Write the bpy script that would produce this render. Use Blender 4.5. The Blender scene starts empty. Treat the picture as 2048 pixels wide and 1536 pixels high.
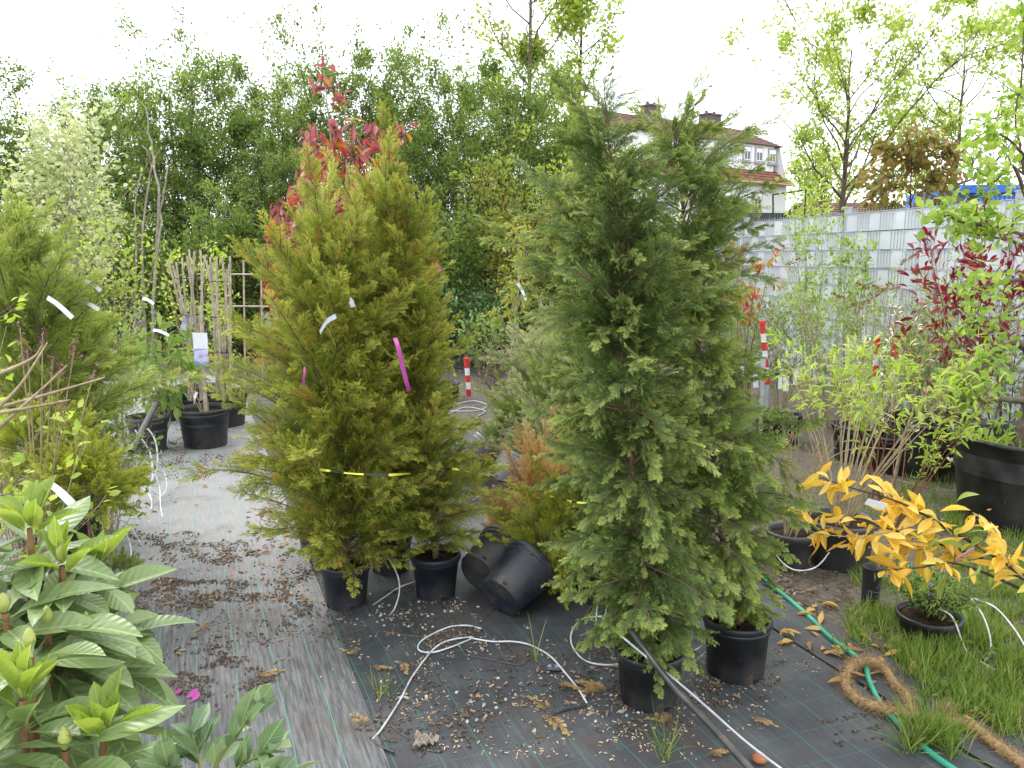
import bpy, math, random
import numpy as np
from mathutils import Vector, Matrix

# ------------------------------------------------------------------ camera, sky, sun, exposure
scene = bpy.context.scene
col = scene.collection
F_PX, CAM_H, PITCH = 1600.0, 1.55, math.radians(9.06)
cam_d = bpy.data.cameras.new('camera'); cam = bpy.data.objects.new('camera', cam_d); col.objects.link(cam)
cam.location = (0, 0, CAM_H); cam.rotation_euler = (math.pi/2 - PITCH, 0, 0)
cam_d.sensor_width = 36; cam_d.lens = 36*F_PX/2048; cam_d.clip_start = .05; cam_d.clip_end = 2000
scene.camera = cam

SUN_EL, SUN_AZ = math.radians(50), math.radians(-50)      # azimuth clockwise from +Y
world = bpy.data.worlds.new('World'); scene.world = world; world.use_nodes = True
wt = world.node_tree; wt.nodes.clear()
wo = wt.nodes.new('ShaderNodeOutputWorld'); bg = wt.nodes.new('ShaderNodeBackground')
sk = wt.nodes.new('ShaderNodeTexSky'); sk.sky_type = 'NISHITA'; sk.sun_disc = False
sk.sun_elevation = SUN_EL; sk.sun_rotation = SUN_AZ; sk.air_density = 1.0; sk.dust_density = 2.0
mx = wt.nodes.new('ShaderNodeMix'); mx.data_type = 'RGBA'
tc = wt.nodes.new('ShaderNodeTexCoord'); nz = wt.nodes.new('ShaderNodeTexNoise')
nz.inputs['Scale'].default_value = 2.2; nz.inputs['Detail'].default_value = 5
mr = wt.nodes.new('ShaderNodeMapRange'); mr.inputs['From Min'].default_value = .35; mr.inputs['From Max'].default_value = .65
mr.inputs['To Min'].default_value = .80; mr.inputs['To Max'].default_value = 1.0
wt.links.new(tc.outputs['Generated'], nz.inputs['Vector']); wt.links.new(nz.outputs['Fac'], mr.inputs['Value'])
wt.links.new(mr.outputs['Result'], mx.inputs['Factor'])
wt.links.new(sk.outputs[0], mx.inputs[6]); mx.inputs[7].default_value = (17.0, 17.6, 18.2, 1)
wt.links.new(mx.outputs[2], bg.inputs['Color']); bg.inputs['Strength'].default_value = .10
wt.links.new(bg.outputs[0], wo.inputs[0])
sd_ = bpy.data.lights.new('sun', 'SUN'); sun = bpy.data.objects.new('sun', sd_); col.objects.link(sun)
sd_.energy = 1.5; sd_.angle = math.radians(14); sd_.color = (1, .965, .9)
sdir = Vector((math.sin(SUN_AZ)*math.cos(SUN_EL), math.cos(SUN_AZ)*math.cos(SUN_EL), math.sin(SUN_EL)))
sun.rotation_euler = sdir.to_track_quat('Z', 'Y').to_euler(); sun.location = sdir*20 + Vector((0, 0, 5))
vs = scene.view_settings; vs.view_transform = 'Standard'; vs.look = 'None'; vs.gamma = 1; vs.use_curve_mapping = False
vs.exposure = 0.72
scene.cycles.max_bounces = 8; scene.cycles.transparent_max_bounces = 4
scene.cycles.diffuse_bounces = 4; scene.cycles.glossy_bounces = 2; scene.cycles.transmission_bounces = 4

# ------------------------------------------------------------------ helpers
def ray(px, py):
    u = (px-1024)/F_PX; v = (768-py)/F_PX
    return np.array((u, math.cos(PITCH)+v*math.sin(PITCH), -math.sin(PITCH)+v*math.cos(PITCH)))
CAM = np.array((0, 0, CAM_H))
def G(px, py, z=0.0):                       # point of the plane at height z seen at a pixel of the photo
    d = ray(px, py); return CAM + d*((z-CAM_H)/d[2])
def P(px, py, y):                           # point at depth y (metres ahead) seen at a pixel
    d = ray(px, py); return CAM + d*(y/d[1])
R = np.random.default_rng(11)
def nrm(a): return a/np.maximum(np.linalg.norm(a, axis=-1, keepdims=True), 1e-9)

class MB:
    def __init__(s): s.v = []; s.f = []; s.n = 0; s.a = []
    def add(s, V, F, mi=0, tip=None):
        V = np.asarray(V, float).reshape(-1, 3); F = np.asarray(F, int)
        if len(V) == 0 or len(F) == 0: return s
        s.v.append(V); s.f.append((F+s.n, mi)); s.n += len(V)
        s.a.append(np.zeros(len(V)) if tip is None else np.broadcast_to(tip, (len(V),)))
        return s
    def mesh(s, name, mats, smooth=True, attr=False):
        m = bpy.data.meshes.new(name)
        V = np.concatenate(s.v); m.vertices.add(len(V)); m.vertices.foreach_set('co', V.ravel())
        idx = np.concatenate([f.ravel() for f, _ in s.f]); tot = np.concatenate([np.full(len(f), f.shape[1]) for f, _ in s.f])
        mi = np.concatenate([np.full(len(f), k) if np.isscalar(k) else np.asarray(k) for f, k in s.f])
        m.loops.add(len(idx)); m.loops.foreach_set('vertex_index', idx.astype(np.int32))
        m.polygons.add(len(tot)); m.polygons.foreach_set('loop_start', np.concatenate([[0], np.cumsum(tot)[:-1]]).astype(np.int32))
        m.polygons.foreach_set('loop_total', tot.astype(np.int32)); m.polygons.foreach_set('material_index', mi.astype(np.int32))
        m.polygons.foreach_set('use_smooth', np.full(len(tot), smooth))
        for q in mats: m.materials.append(q)
        if attr:
            at = m.attributes.new('tip', 'FLOAT', 'POINT'); at.data.foreach_set('value', np.concatenate(s.a).astype(np.float32))
        m.update(calc_edges=True); return m
    def build(s, name, mats, parent=None, smooth=True, attr=False, loc=None):
        if not isinstance(mats, (list, tuple)): mats = [mats]
        return link(name, s.mesh(name, mats, smooth, attr), parent, loc)
def link(name, me, parent=None, loc=None):
    o = bpy.data.objects.new(name, me); col.objects.link(o)
    if parent: o.parent = parent
    if loc is not None: o.location = loc
    return o
def tag(o, label=None, cat=None, group=None, kind=None):
    for k, v in (('label', label), ('category', cat), ('group', group), ('kind', kind)):
        if v: o[k] = v
    return o
def thing(name, label, cat, loc=(0, 0, 0), group=None, rot=None):
    o = bpy.data.objects.new(name, None); col.objects.link(o); o.empty_display_size = .1
    o.location = loc
    if rot is not None: o.rotation_euler = rot
    return tag(o, label, cat, group)
def copy_to(o, parent, M=None):
    c = o.copy(); col.objects.link(c); c.parent = parent
    if M is not None: c.matrix_basis = M
    return c

def frames(d, up):
    x = nrm(d); y = nrm(np.cross(up, x)); z = np.cross(x, y)
    return np.stack([x, y, z], axis=-1)                        # columns
def inst(V, F, M, T):
    V = np.asarray(V); F = np.asarray(F); n = len(T)
    W = np.einsum('nij,kj->nki', M, V) + T[:, None]
    return W.reshape(-1, 3), (F[None]+(np.arange(n)*len(V))[:, None, None]).reshape(-1, F.shape[1])
def rnd(n, s=1.0, r=None): return (r or R).normal(size=(n, 3))*s
def spline(pts, n=6):
    p = np.asarray(pts, float); p = np.concatenate([[2*p[0]-p[1]], p, [2*p[-1]-p[-2]]]); out = []
    for i in range(1, len(p)-2):
        for t in np.linspace(0, 1, n, endpoint=False):
            a, b, c, d = p[i-1], p[i], p[i+1], p[i+2]
            out.append(.5*((2*b)+(c-a)*t+(2*a-5*b+4*c-d)*t*t+(3*b-a-3*c+d)*t**3))
    out.append(p[-2]); return np.array(out)
def tube(pts, r, sides=6, cap=True):
    p = np.asarray(pts, float); n = len(p); r = np.broadcast_to(np.asarray(r, float), (n,)) if np.ndim(r) == 0 else np.asarray(r)
    if len(r) != n: r = np.interp(np.linspace(0, 1, n), np.linspace(0, 1, len(r)), r)
    t = nrm(np.gradient(p, axis=0)); ref = np.array((.31, .2, .93)) if abs(np.mean(t[:, 2])) < .8 else np.array((.9, .43, .1))
    u = nrm(np.cross(t, ref)); w = np.cross(t, u)
    a = np.arange(sides)*2*math.pi/sides
    V = p[:, None]+r[:, None, None]*(np.cos(a)[None, :, None]*u[:, None]+np.sin(a)[None, :, None]*w[:, None])
    i = np.arange(n-1)[:, None]*sides; j = np.arange(sides)[None]; k = (j+1) % sides
    F = np.stack([i+j, i+k, i+sides+k, i+sides+j], -1).reshape(-1, 4)
    V = V.reshape(-1, 3)
    if cap:
        F = np.concatenate([F, [[0, q, q+1, q+1] for q in []]]) if False else F
    return V, F
def tubecap(mb, pts, r, sides=8, mi=0):
    V, F = tube(pts, r, sides); mb.add(V, F, mi)
    n = len(V)
    mb.add(V[:sides], [list(range(sides))[::-1]], mi); mb.add(V[n-sides:], [list(range(sides))], mi)
    return mb
BOXF = np.array([[0, 3, 2, 1], [4, 5, 6, 7], [0, 1, 5, 4], [1, 2, 6, 5], [2, 3, 7, 6], [3, 0, 4, 7]])
def box(c, s, rz=0.0):
    x, y, z = np.asarray(s)/2
    V = np.array([[-x, -y, -z], [x, -y, -z], [x, y, -z], [-x, y, -z], [-x, -y, z], [x, -y, z], [x, y, z], [-x, y, z]])
    c_, s_ = math.cos(rz), math.sin(rz)
    V = V@np.array([[c_, s_, 0], [-s_, c_, 0], [0, 0, 1]]); return V+np.asarray(c), BOXF
def lathe(prof, n=32):
    p = np.asarray(prof, float); m = len(p); a = np.arange(n)*2*math.pi/n
    V = np.stack([p[:, None, 0]*np.cos(a), p[:, None, 0]*np.sin(a), np.broadcast_to(p[:, None, 1], (m, n))], -1).reshape(-1, 3)
    i = np.arange(m-1)[:, None]*n; j = np.arange(n)[None]; k = (j+1) % n
    return V, np.stack([i+j, i+k, i+n+k, i+n+j], -1).reshape(-1, 4)

# ------------------------------------------------------------------ materials
def nodes(name):
    m = bpy.data.materials.new(name); m.use_nodes = True; t = m.node_tree; t.nodes.clear()
    o = t.nodes.new('ShaderNodeOutputMaterial'); b = t.nodes.new('ShaderNodeBsdfPrincipled')
    t.links.new(b.outputs[0], o.inputs[0]); return m, t, b, o
def ramp(t, cols, pos=None, interp='LINEAR'):
    r = t.nodes.new('ShaderNodeValToRGB'); r.color_ramp.interpolation = interp; e = r.color_ramp.elements
    pos = pos or list(np.linspace(0, 1, len(cols)))
    while len(e) < len(cols): e.new(.5)
    for q, p, c in zip(e, pos, cols): q.position = p; q.color = (*c, 1)
    return r
def math_(t, op, a, b=None):
    n = t.nodes.new('ShaderNodeMath'); n.operation = op
    for i, v in enumerate((a, b)):
        if v is None: continue
        if isinstance(v, (int, float)): n.inputs[i].default_value = v
        else: t.links.new(v, n.inputs[i])
    return n.outputs[0]
def mixc(t, f, a, b, bt='MIX'):
    n = t.nodes.new('ShaderNodeMix'); n.data_type = 'RGBA'; n.blend_type = bt
    for i, v in ((0, f), (6, a), (7, b)):
        if isinstance(v, (int, float)): n.inputs[i].default_value = v
        elif isinstance(v, tuple): n.inputs[i].default_value = (*v, 1)
        else: t.links.new(v, n.inputs[i])
    return n.outputs[2]
def noise(t, scale, detail=4, vec=None, rough=.55):
    n = t.nodes.new('ShaderNodeTexNoise'); n.inputs['Scale'].default_value = scale; n.inputs['Detail'].default_value = detail
    n.inputs['Roughness'].default_value = rough
    if vec is None: vec = t.nodes.new('ShaderNodeTexCoord').outputs['Object']
    t.links.new(vec, n.inputs['Vector']); return n.outputs['Fac']
def bump(t, b, h, s=.3, d=.01):
    n = t.nodes.new('ShaderNodeBump'); n.inputs['Strength'].default_value = s; n.inputs['Distance'].default_value = d
    t.links.new(h, n.inputs['Height']); t.links.new(n.outputs[0], b.inputs['Normal'])
def mat(name, c, rough=.6, var=.25, sc=12, spec=.4, metal=0, bmp=0.15, c2=None):
    m, t, b, o = nodes(name)
    f = noise(t, sc, 5); c = tuple(c)
    d = tuple(x*(1-var) for x in c) if c2 is None else c2
    r = ramp(t, [d, c, tuple(min(1, x*(1+var)) for x in c)], [.3, .55, .75]); t.links.new(f, r.inputs[0])
    t.links.new(r.outputs[0], b.inputs['Base Color']); b.inputs['Roughness'].default_value = rough
    b.inputs['Specular IOR Level'].default_value = spec; b.inputs['Metallic'].default_value = metal
    if bmp: bump(t, b, noise(t, sc*6, 3), bmp, .004)
    return m
def leafmat(name, cols, rough=.5, trans=.35, spec=.35, vein=False, pos=None):
    """leaf colour picked per leaf (random of the object, or of the island when leaves are joined), part of the light passes through"""
    m, t, b, o = nodes(name)
    oi = t.nodes.new('ShaderNodeObjectInfo'); ge = t.nodes.new('ShaderNodeNewGeometry')
    f = math_(t, 'FRACT', math_(t, 'ADD', oi.outputs['Random'], ge.outputs['Random Per Island']))
    r = ramp(t, cols, pos); t.links.new(f, r.inputs[0]); c = r.outputs[0]
    if vein:
        tc = t.nodes.new('ShaderNodeTexCoord'); sp = t.nodes.new('ShaderNodeSeparateXYZ'); t.links.new(tc.outputs['Object'], sp.inputs[0])
        ay = math_(t, 'ABSOLUTE', sp.outputs['Y'])
        mid = math_(t, 'LESS_THAN', ay, .012)
        w = math_(t, 'SINE', math_(t, 'MULTIPLY', math_(t, 'SUBTRACT', sp.outputs['X'], ay), 62.0))
        w2 = math_(t, 'GREATER_THAN', w, .93)
        vv = math_(t, 'MAXIMUM', mid, math_(t, 'MULTIPLY', w2, .25))
        c = mixc(t, math_(t, 'MULTIPLY', vv, .45), c, tuple(min(1, x*1.9+.03) for x in cols[-1]))
        n2 = noise(t, 5, 4); c = mixc(t, math_(t, 'MULTIPLY', n2, .35), c, tuple(x*.55 for x in cols[0]))
        va = t.nodes.new('ShaderNodeVectorMath'); va.operation = 'ADD'; t.links.new(tc.outputs['Object'], va.inputs[0]); cb = t.nodes.new('ShaderNodeCombineXYZ'); t.links.new(math_(t, 'MULTIPLY', oi.outputs['Random'], 31.0), cb.inputs[1]); t.links.new(cb.outputs[0], va.inputs[1])
        sp2 = ramp(t, [(0, 0, 0), (1, 1, 1)], [.66, .74]); t.links.new(noise(t, 7, 5, va.outputs[0], .7), sp2.inputs[0]); c = mixc(t, math_(t, 'MULTIPLY', sp2.outputs[0], .6), c, (.20, .11, .04))
        bump(t, b, w, .12, .02)
    t.links.new(c, b.inputs['Base Color']); b.inputs['Roughness'].default_value = rough
    b.inputs['Specular IOR Level'].default_value = spec
    tr = t.nodes.new('ShaderNodeBsdfTranslucent'); hs = t.nodes.new('ShaderNodeHueSaturation')
    hs.inputs['Hue'].default_value = .488; hs.inputs['Saturation'].default_value = 1.1; hs.inputs['Value'].default_value = 1.5
    t.links.new(c, hs.inputs['Color']); t.links.new(hs.outputs[0], tr.inputs['Color'])
    ms = t.nodes.new('ShaderNodeMixShader'); ms.inputs[0].default_value = trans
    t.links.new(b.outputs[0], ms.inputs[1]); t.links.new(tr.outputs[0], ms.inputs[2]); t.links.new(ms.outputs[0], o.inputs[0])
    return m
def conmat(name, inner, mid, tip, odd, odd_amt=.25):
    """scale-leaf sprays: older inner leaves, newer tips, and some sprays of an odd (dry) colour"""
    m, t, b, o = nodes(name)
    at = t.nodes.new('ShaderNodeAttribute'); at.attribute_name = 'tip'; oi = t.nodes.new('ShaderNodeObjectInfo')
    nz = noise(t, 9, 3)
    f = math_(t, 'ADD', at.outputs['Fac'], math_(t, 'MULTIPLY', math_(t, 'SUBTRACT', nz, .5), .55))
    f = math_(t, 'ADD', f, math_(t, 'MULTIPLY', math_(t, 'SUBTRACT', oi.outputs['Random'], .5), .3))
    r = ramp(t, [inner, mid, tip], [.1, .5, .95]); t.links.new(f, r.inputs[0])
    tc = t.nodes.new('ShaderNodeTexCoord'); va = t.nodes.new('ShaderNodeVectorMath'); va.operation = 'ADD'
    t.links.new(tc.outputs['Object'], va.inputs[0]); cx = t.nodes.new('ShaderNodeCombineXYZ'); t.links.new(math_(t, 'MULTIPLY', oi.outputs['Random'], 37.0), cx.inputs[0])
    t.links.new(cx.outputs[0], va.inputs[1])
    n2 = noise(t, 5, 3, va.outputs[0])
    rr = ramp(t, [(0, 0, 0), (1, 1, 1)], [.72-odd_amt*.75, .85-odd_amt*.6]); t.links.new(n2, rr.inputs[0])
    c = mixc(t, rr.outputs[0], r.outputs[0], odd)
    t.links.new(c, b.inputs['Base Color']); b.inputs['Roughness'].default_value = .6; b.inputs['Specular IOR Level'].default_value = .3
    tr = t.nodes.new('ShaderNodeBsdfTranslucent'); t.links.new(c, tr.inputs['Color'])
    ms = t.nodes.new('ShaderNodeMixShader'); ms.inputs[0].default_value = .36
    t.links.new(b.outputs[0], ms.inputs[1]); t.links.new(tr.outputs[0], ms.inputs[2]); t.links.new(ms.outputs[0], o.inputs[0])
    return m

BARK = mat('bark_grey_brown', (.13, .10, .075), .85, .4, 25, .2, 0, .5)
BARKD = mat('bark_dark', (.06, .045, .035), .85, .4, 25, .2, 0, .5)
BARKL = mat('bark_pale', (.30, .27, .22), .8, .35, 25, .25, 0, .4)
TWIG = mat('twig_tan', (.34, .27, .17), .75, .35, 40, .25, 0, .3)
TWIGR = mat('twig_red_brown', (.20, .09, .05), .7, .35, 40, .25, 0, .3)
SHOOT = mat('shoot_rust_brown', (.24, .13, .06), .65, .3, 60, .3, 0, .3)
CANE = mat('bamboo_cane', (.40, .34, .25), .6, .35, 18, .35, 0, .3)
def potmat(name, c, rough, dust):
    """moulded nursery plastic with dried splashes of soil, dust film and scratches"""
    m, t, b, o = nodes(name)
    n1 = noise(t, 6, 6); n2 = noise(t, 55, 4); n3 = noise(t, 2.2, 3)
    tc = t.nodes.new('ShaderNodeTexCoord'); sp = t.nodes.new('ShaderNodeSeparateXYZ'); t.links.new(tc.outputs['Object'], sp.inputs[0])
    film = ramp(t, [(0, 0, 0), (1, 1, 1)], [.42, .72]); t.links.new(n1, film.inputs[0])
    cc = mixc(t, math_(t, 'MULTIPLY', film.outputs[0], dust), c, (.16, .15, .145))
    mud = math_(t, 'ADD', math_(t, 'MULTIPLY', n2, 1.0), math_(t, 'MULTIPLY', math_(t, 'SUBTRACT', n1, .5), .9))
    mr_ = ramp(t, [(0, 0, 0), (1, 1, 1)], [.60, .74]); t.links.new(math_(t, 'SUBTRACT', mud, math_(t, 'MULTIPLY', sp.outputs['Z'], .9)), mr_.inputs[0])
    cc = mixc(t, math_(t, 'MULTIPLY', mr_.outputs[0], .55), cc, (.13, .095, .065))
    mp = t.nodes.new('ShaderNodeMapping'); mp.inputs['Scale'].default_value = (90, 90, 9); mp.inputs['Rotation'].default_value = (.3, .2, 0); t.links.new(tc.outputs['Object'], mp.inputs['Vector'])
    sc = ramp(t, [(0, 0, 0), (1, 1, 1)], [.70, .76]); t.links.new(noise(t, 1, 2, mp.outputs[0]), sc.inputs[0]); cc = mixc(t, math_(t, 'MULTIPLY', sc.outputs[0], .35), cc, (.15, .15, .16))
    t.links.new(cc, b.inputs['Base Color']); b.inputs['Specular IOR Level'].default_value = .45
    t.links.new(math_(t, 'ADD', rough-.06, math_(t, 'MULTIPLY', film.outputs[0], .22)), b.inputs['Roughness'])
    bump(t, b, math_(t, 'ADD', n3, math_(t, 'MULTIPLY', n2, .06)), .22, .02); return m
PLASTIC = potmat('black_plastic', (.013, .014, .017), .46, .30)
PLASTICB = potmat('blue_black_plastic', (.014, .017, .027), .44, .30)
PLASTICG = potmat('grey_plastic', (.04, .04, .044), .5, .35)
PLASTICS = potmat('dusty_grey_plastic', (.10, .10, .11), .42, .7)
SOIL = mat('potting_soil', (.045, .03, .02), .95, .6, 60, .1, 0, .9)
WHITE = mat('white_plastic', (.66, .68, .72), .5, .12, 30, .4, 0, 0)
TUBEW = mat('white_grey_tube', (.60, .62, .65), .42, .10, 22, .45, 0, 0, (.33, .29, .24))
TUBEG = mat('grey_tube', (.36, .39, .43), .45, .2, 30, .45, 0, 0)
TUBEB = mat('black_tube', (.02, .02, .022), .40, .3, 14, .5, 0, 0, (.07, .06, .05))
RED = mat('red_paint', (.55, .03, .03), .5, .2, 20, .4)
METAL = mat('galvanised_metal', (.42, .46, .50), .45, .2, 20, .5, .4)
YELLOW = mat('yellow_film', (.75, .68, .06), .5, .15, 30, .4, 0, 0)
BLACKF = mat('black_film', (.015, .015, .015), .4, .2, 30, .4, 0, 0)
PINK = mat('magenta_ribbon', (.36, .045, .25), .5, .2, 15, .4, 0, .1)

# ------------------------------------------------------------------ leaf shapes (unit length along +X, face +Z)
def leafgeo(w=.4, seg=4, fold=.12, curl=.2, belly=.45, wave=0.0, stalk=.06):
    xs = np.linspace(0, 1, seg+1); prof = np.sin(np.pi*np.clip(xs, 0, 1)**(math.log(.5)/math.log(belly)))**.85
    prof[0] = .03; prof[-1] = .0
    V = []
    for x, p in zip(xs, prof):
        y = p*w/2; zc = -curl*x*x; zf = fold*y*2+wave*math.sin(x*14)*y
        V += [(x+stalk*(1-x), y, zc+zf), (x+stalk*(1-x), 0, zc), (x+stalk*(1-x), -y, zc+zf)]
    F = []
    for i in range(seg):
        a = i*3; F += [[a, a+1, a+4, a+3], [a+1, a+2, a+5, a+4]]
    V = np.array(V); F = np.array(F)
    if stalk:
        n = len(V); V = np.concatenate([V, [(0, .012, 0), (0, -.012, 0), (stalk+.02, -.012, 0), (stalk+.02, .012, 0)]]); F = np.concatenate([F, [[n+3, n, n+1, n+2]]])
    return V, F
LEAFSET = {
 'oval': [leafgeo(.52, 3, .25, .15), leafgeo(.48, 3, .4, .3), leafgeo(.55, 3, .1, -.1)],
 'lance': [leafgeo(.26, 4, .3, .3), leafgeo(.24, 4, .5, .15), leafgeo(.28, 4, .2, .55)],
 'laurel': [leafgeo(.34, 5, .35, .25, .5, .03), leafgeo(.30, 5, .6, .1, .5, .05), leafgeo(.36, 5, .15, .5, .5), leafgeo(.3, 5, .3, -.15, .5, .04)],
 'rhodo': [leafgeo(.36, 7, .22, .22, .52, .02), leafgeo(.40, 7, .15, .38, .55, .03), leafgeo(.33, 7, .35, .08, .5, .02), leafgeo(.38, 7, -.15, .3, .55, .03)],
 'new': [leafgeo(.34, 5, .5, .1, .5), leafgeo(.32, 5, .7, -.12, .5), leafgeo(.38, 5, .35, .15, .5)],
 'round': [leafgeo(.75, 3, .2, .15, .5), leafgeo(.7, 3, .35, .3, .5)],
 'droop': [leafgeo(.30, 4, .35, .8), leafgeo(.28, 4, .5, .6)],
 'petal': [leafgeo(.6, 3, .3, -.3, .6, 0, 0)],
}
KITE = np.array([(0, 0, 0), (.45, .26, .05), (1, 0, -.08), (.45, -.26, .05)]); KITEF = np.array([[0, 3, 2, 1]])
_lm = {}
def leafmesh(kind, k, m):
    key = (kind, k, m.name)
    if key not in _lm:
        mb = MB(); mb.add(*LEAFSET[kind][k]); _lm[key] = mb.mesh('leaf', [m])
    return _lm[key]
def put_leaves(root, pos, d, size, kind, m, nobj=300, upw=1.0, r=None, name='leaf', far=False, rest='foliage', cam_local=None):
    """the nearest nobj leaves are objects of their own, the rest one joined part"""
    r = r or R; n = len(pos)
    if n == 0: return
    size = np.broadcast_to(size, (n,))
    up = nrm(rnd(n, .55, r)+np.array((0, 0, upw))); M = frames(d, up)*size[:, None, None]
    rl = np.array(root.location) if cam_local is None else None
    c = CAM-rl if cam_local is None else cam_local
    order = np.argsort(np.linalg.norm(pos-c, axis=1)); vs = LEAFSET[kind]; k = r.integers(0, len(vs), n)
    if far: nobj = 0
    first = {}
    for i in order[:nobj]:
        M4 = Matrix.Identity(4)
        for a in range(3):
            M4[a][3] = pos[i, a]
            for b in range(3): M4[a][b] = M[i, a, b]
        kk = int(k[i])
        if kk not in first:
            o = link(name, leafmesh(kind, kk, m), root); o.matrix_basis = M4; first[kk] = o
        else: copy_to(first[kk], root, M4)
    restI = order[nobj:]
    if len(restI):
        mb = MB()
        if far: mb.add(*inst(KITE, KITEF, M[restI], pos[restI]))
        else:
            for q in range(len(vs)):
                w = restI[k[restI] == q]
                if len(w): mb.add(*inst(vs[q][0], vs[q][1], M[w], pos[w]))
        tag(mb.build(rest, m, root), kind='stuff')

# ------------------------------------------------------------------ woody skeletons
def skel(seed, h, rad, t0=.3, n1=14, el=45, n2=5, multi=1, r0=.02, spread=0.0, lean=(0, 0), prof=None, wob=.04, l2=.4, rise=.4, base=.03, pts3=2):
    """-> list of (stem id, points, radii), anchor points, anchor directions"""
    r = np.random.default_rng(seed); lines = []; A = []; D = []
    prof = prof or (lambda t: math.sin(math.pi*min(1, (t-t0)/(1-t0)*.8+.2))**.7)
    for m in range(multi):
        a0 = r.uniform(0, 6.283); sp = spread*(r.uniform(.3, 1) if multi > 1 else 0)
        hh = h*(r.uniform(.75, 1) if multi > 1 else 1); b = np.array((math.cos(a0), math.sin(a0), 0))
        T = np.linspace(0, 1, 9); tr = np.stack([b[0]*base*(multi > 1)+(lean[0]+b[0]*sp)*T**1.2, b[1]*base*(multi > 1)+(lean[1]+b[1]*sp)*T**1.2, hh*T], 1)
        w = np.cumsum(r.normal(size=(9, 2)), 0)*wob*h*.12; w[0] = 0; tr[:, :2] += w
        rr = r0*(1-.85*T)
        lines.append((m, tr, rr))
        tops = nrm(np.gradient(tr, axis=0))
        A.append(tr[-2:]); D.append(tops[-2:])
        for i in range(n1):
            t = t0+(1-t0)*(i+r.uniform(0, 1))/n1; az = i*2.4+r.uniform(-.5, .5)+m
            p = np.array([np.interp(t, T, tr[:, k]) for k in range(3)]); L = rad*prof(t)*r.uniform(.65, 1.15)
            e = math.radians(el+r.uniform(-14, 14)); d = np.array((math.cos(e)*math.cos(az), math.cos(e)*math.sin(az), math.sin(e)))
            s = np.linspace(0, 1, 5)[:, None]; pts = p+d*L*s+np.array((0, 0, 1))*rise*L*s**2*.6+np.concatenate([np.zeros((1, 3)), np.cumsum(r.normal(size=(4, 3)), 0)*L*.045])
            lr = max(.0012, np.interp(t, T, rr)*.55); lines.append((m, pts, lr*np.array([1, .8, .6, .45, .2])))
            g = nrm(np.gradient(pts, axis=0)); A.append(pts[2:]); D.append(g[2:])
            for j in range(n2):
                u = r.uniform(.25, 1); q = np.array([np.interp(u, s[:, 0], pts[:, k]) for k in range(3)])
                dd = nrm(g[min(4, int(u*4))]+r.normal(size=3)*.75); ll = L*l2*r.uniform(.5, 1.2)
                ss = np.linspace(0, 1, pts3+1)[:, None]; sp2 = q+dd*ll*ss+np.array((0, 0, .25))*ll*ss**2
                lines.append((m, sp2, lr*.4*np.linspace(1, .3, pts3+1))); A.append(sp2[1:]); D.append(np.repeat(dd[None], pts3, 0))
    return lines, np.concatenate(A), np.concatenate(D)
def wood(root, lines, m, name='stem', sides=5, join=False, minr=.0012):
    ids = sorted({l[0] for l in lines})
    for q in ([None] if join else ids):
        mb = MB()
        for i, p, rr in lines:
            if q is None or i == q:
                rr = np.maximum(rr, minr); mb.add(*tube(p if len(p) < 6 else spline(p, 2), rr, sides if rr[0] > .004 else 3))
        mb.build(name, m, root)
def pick(A, D, n, seed=1, sd=.02, droop=0.0, rand=.7, out=0.3):
    r = np.random.default_rng(seed); i = r.integers(0, len(A), n)
    pos = A[i]+r.normal(size=(n, 3))*sd; c = A.mean(0)
    d = nrm(D[i])*.5+nrm(A[i]-c)*out+r.normal(size=(n, 3))*rand*.6+np.array((0, 0, -droop)); return pos, nrm(d)

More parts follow.
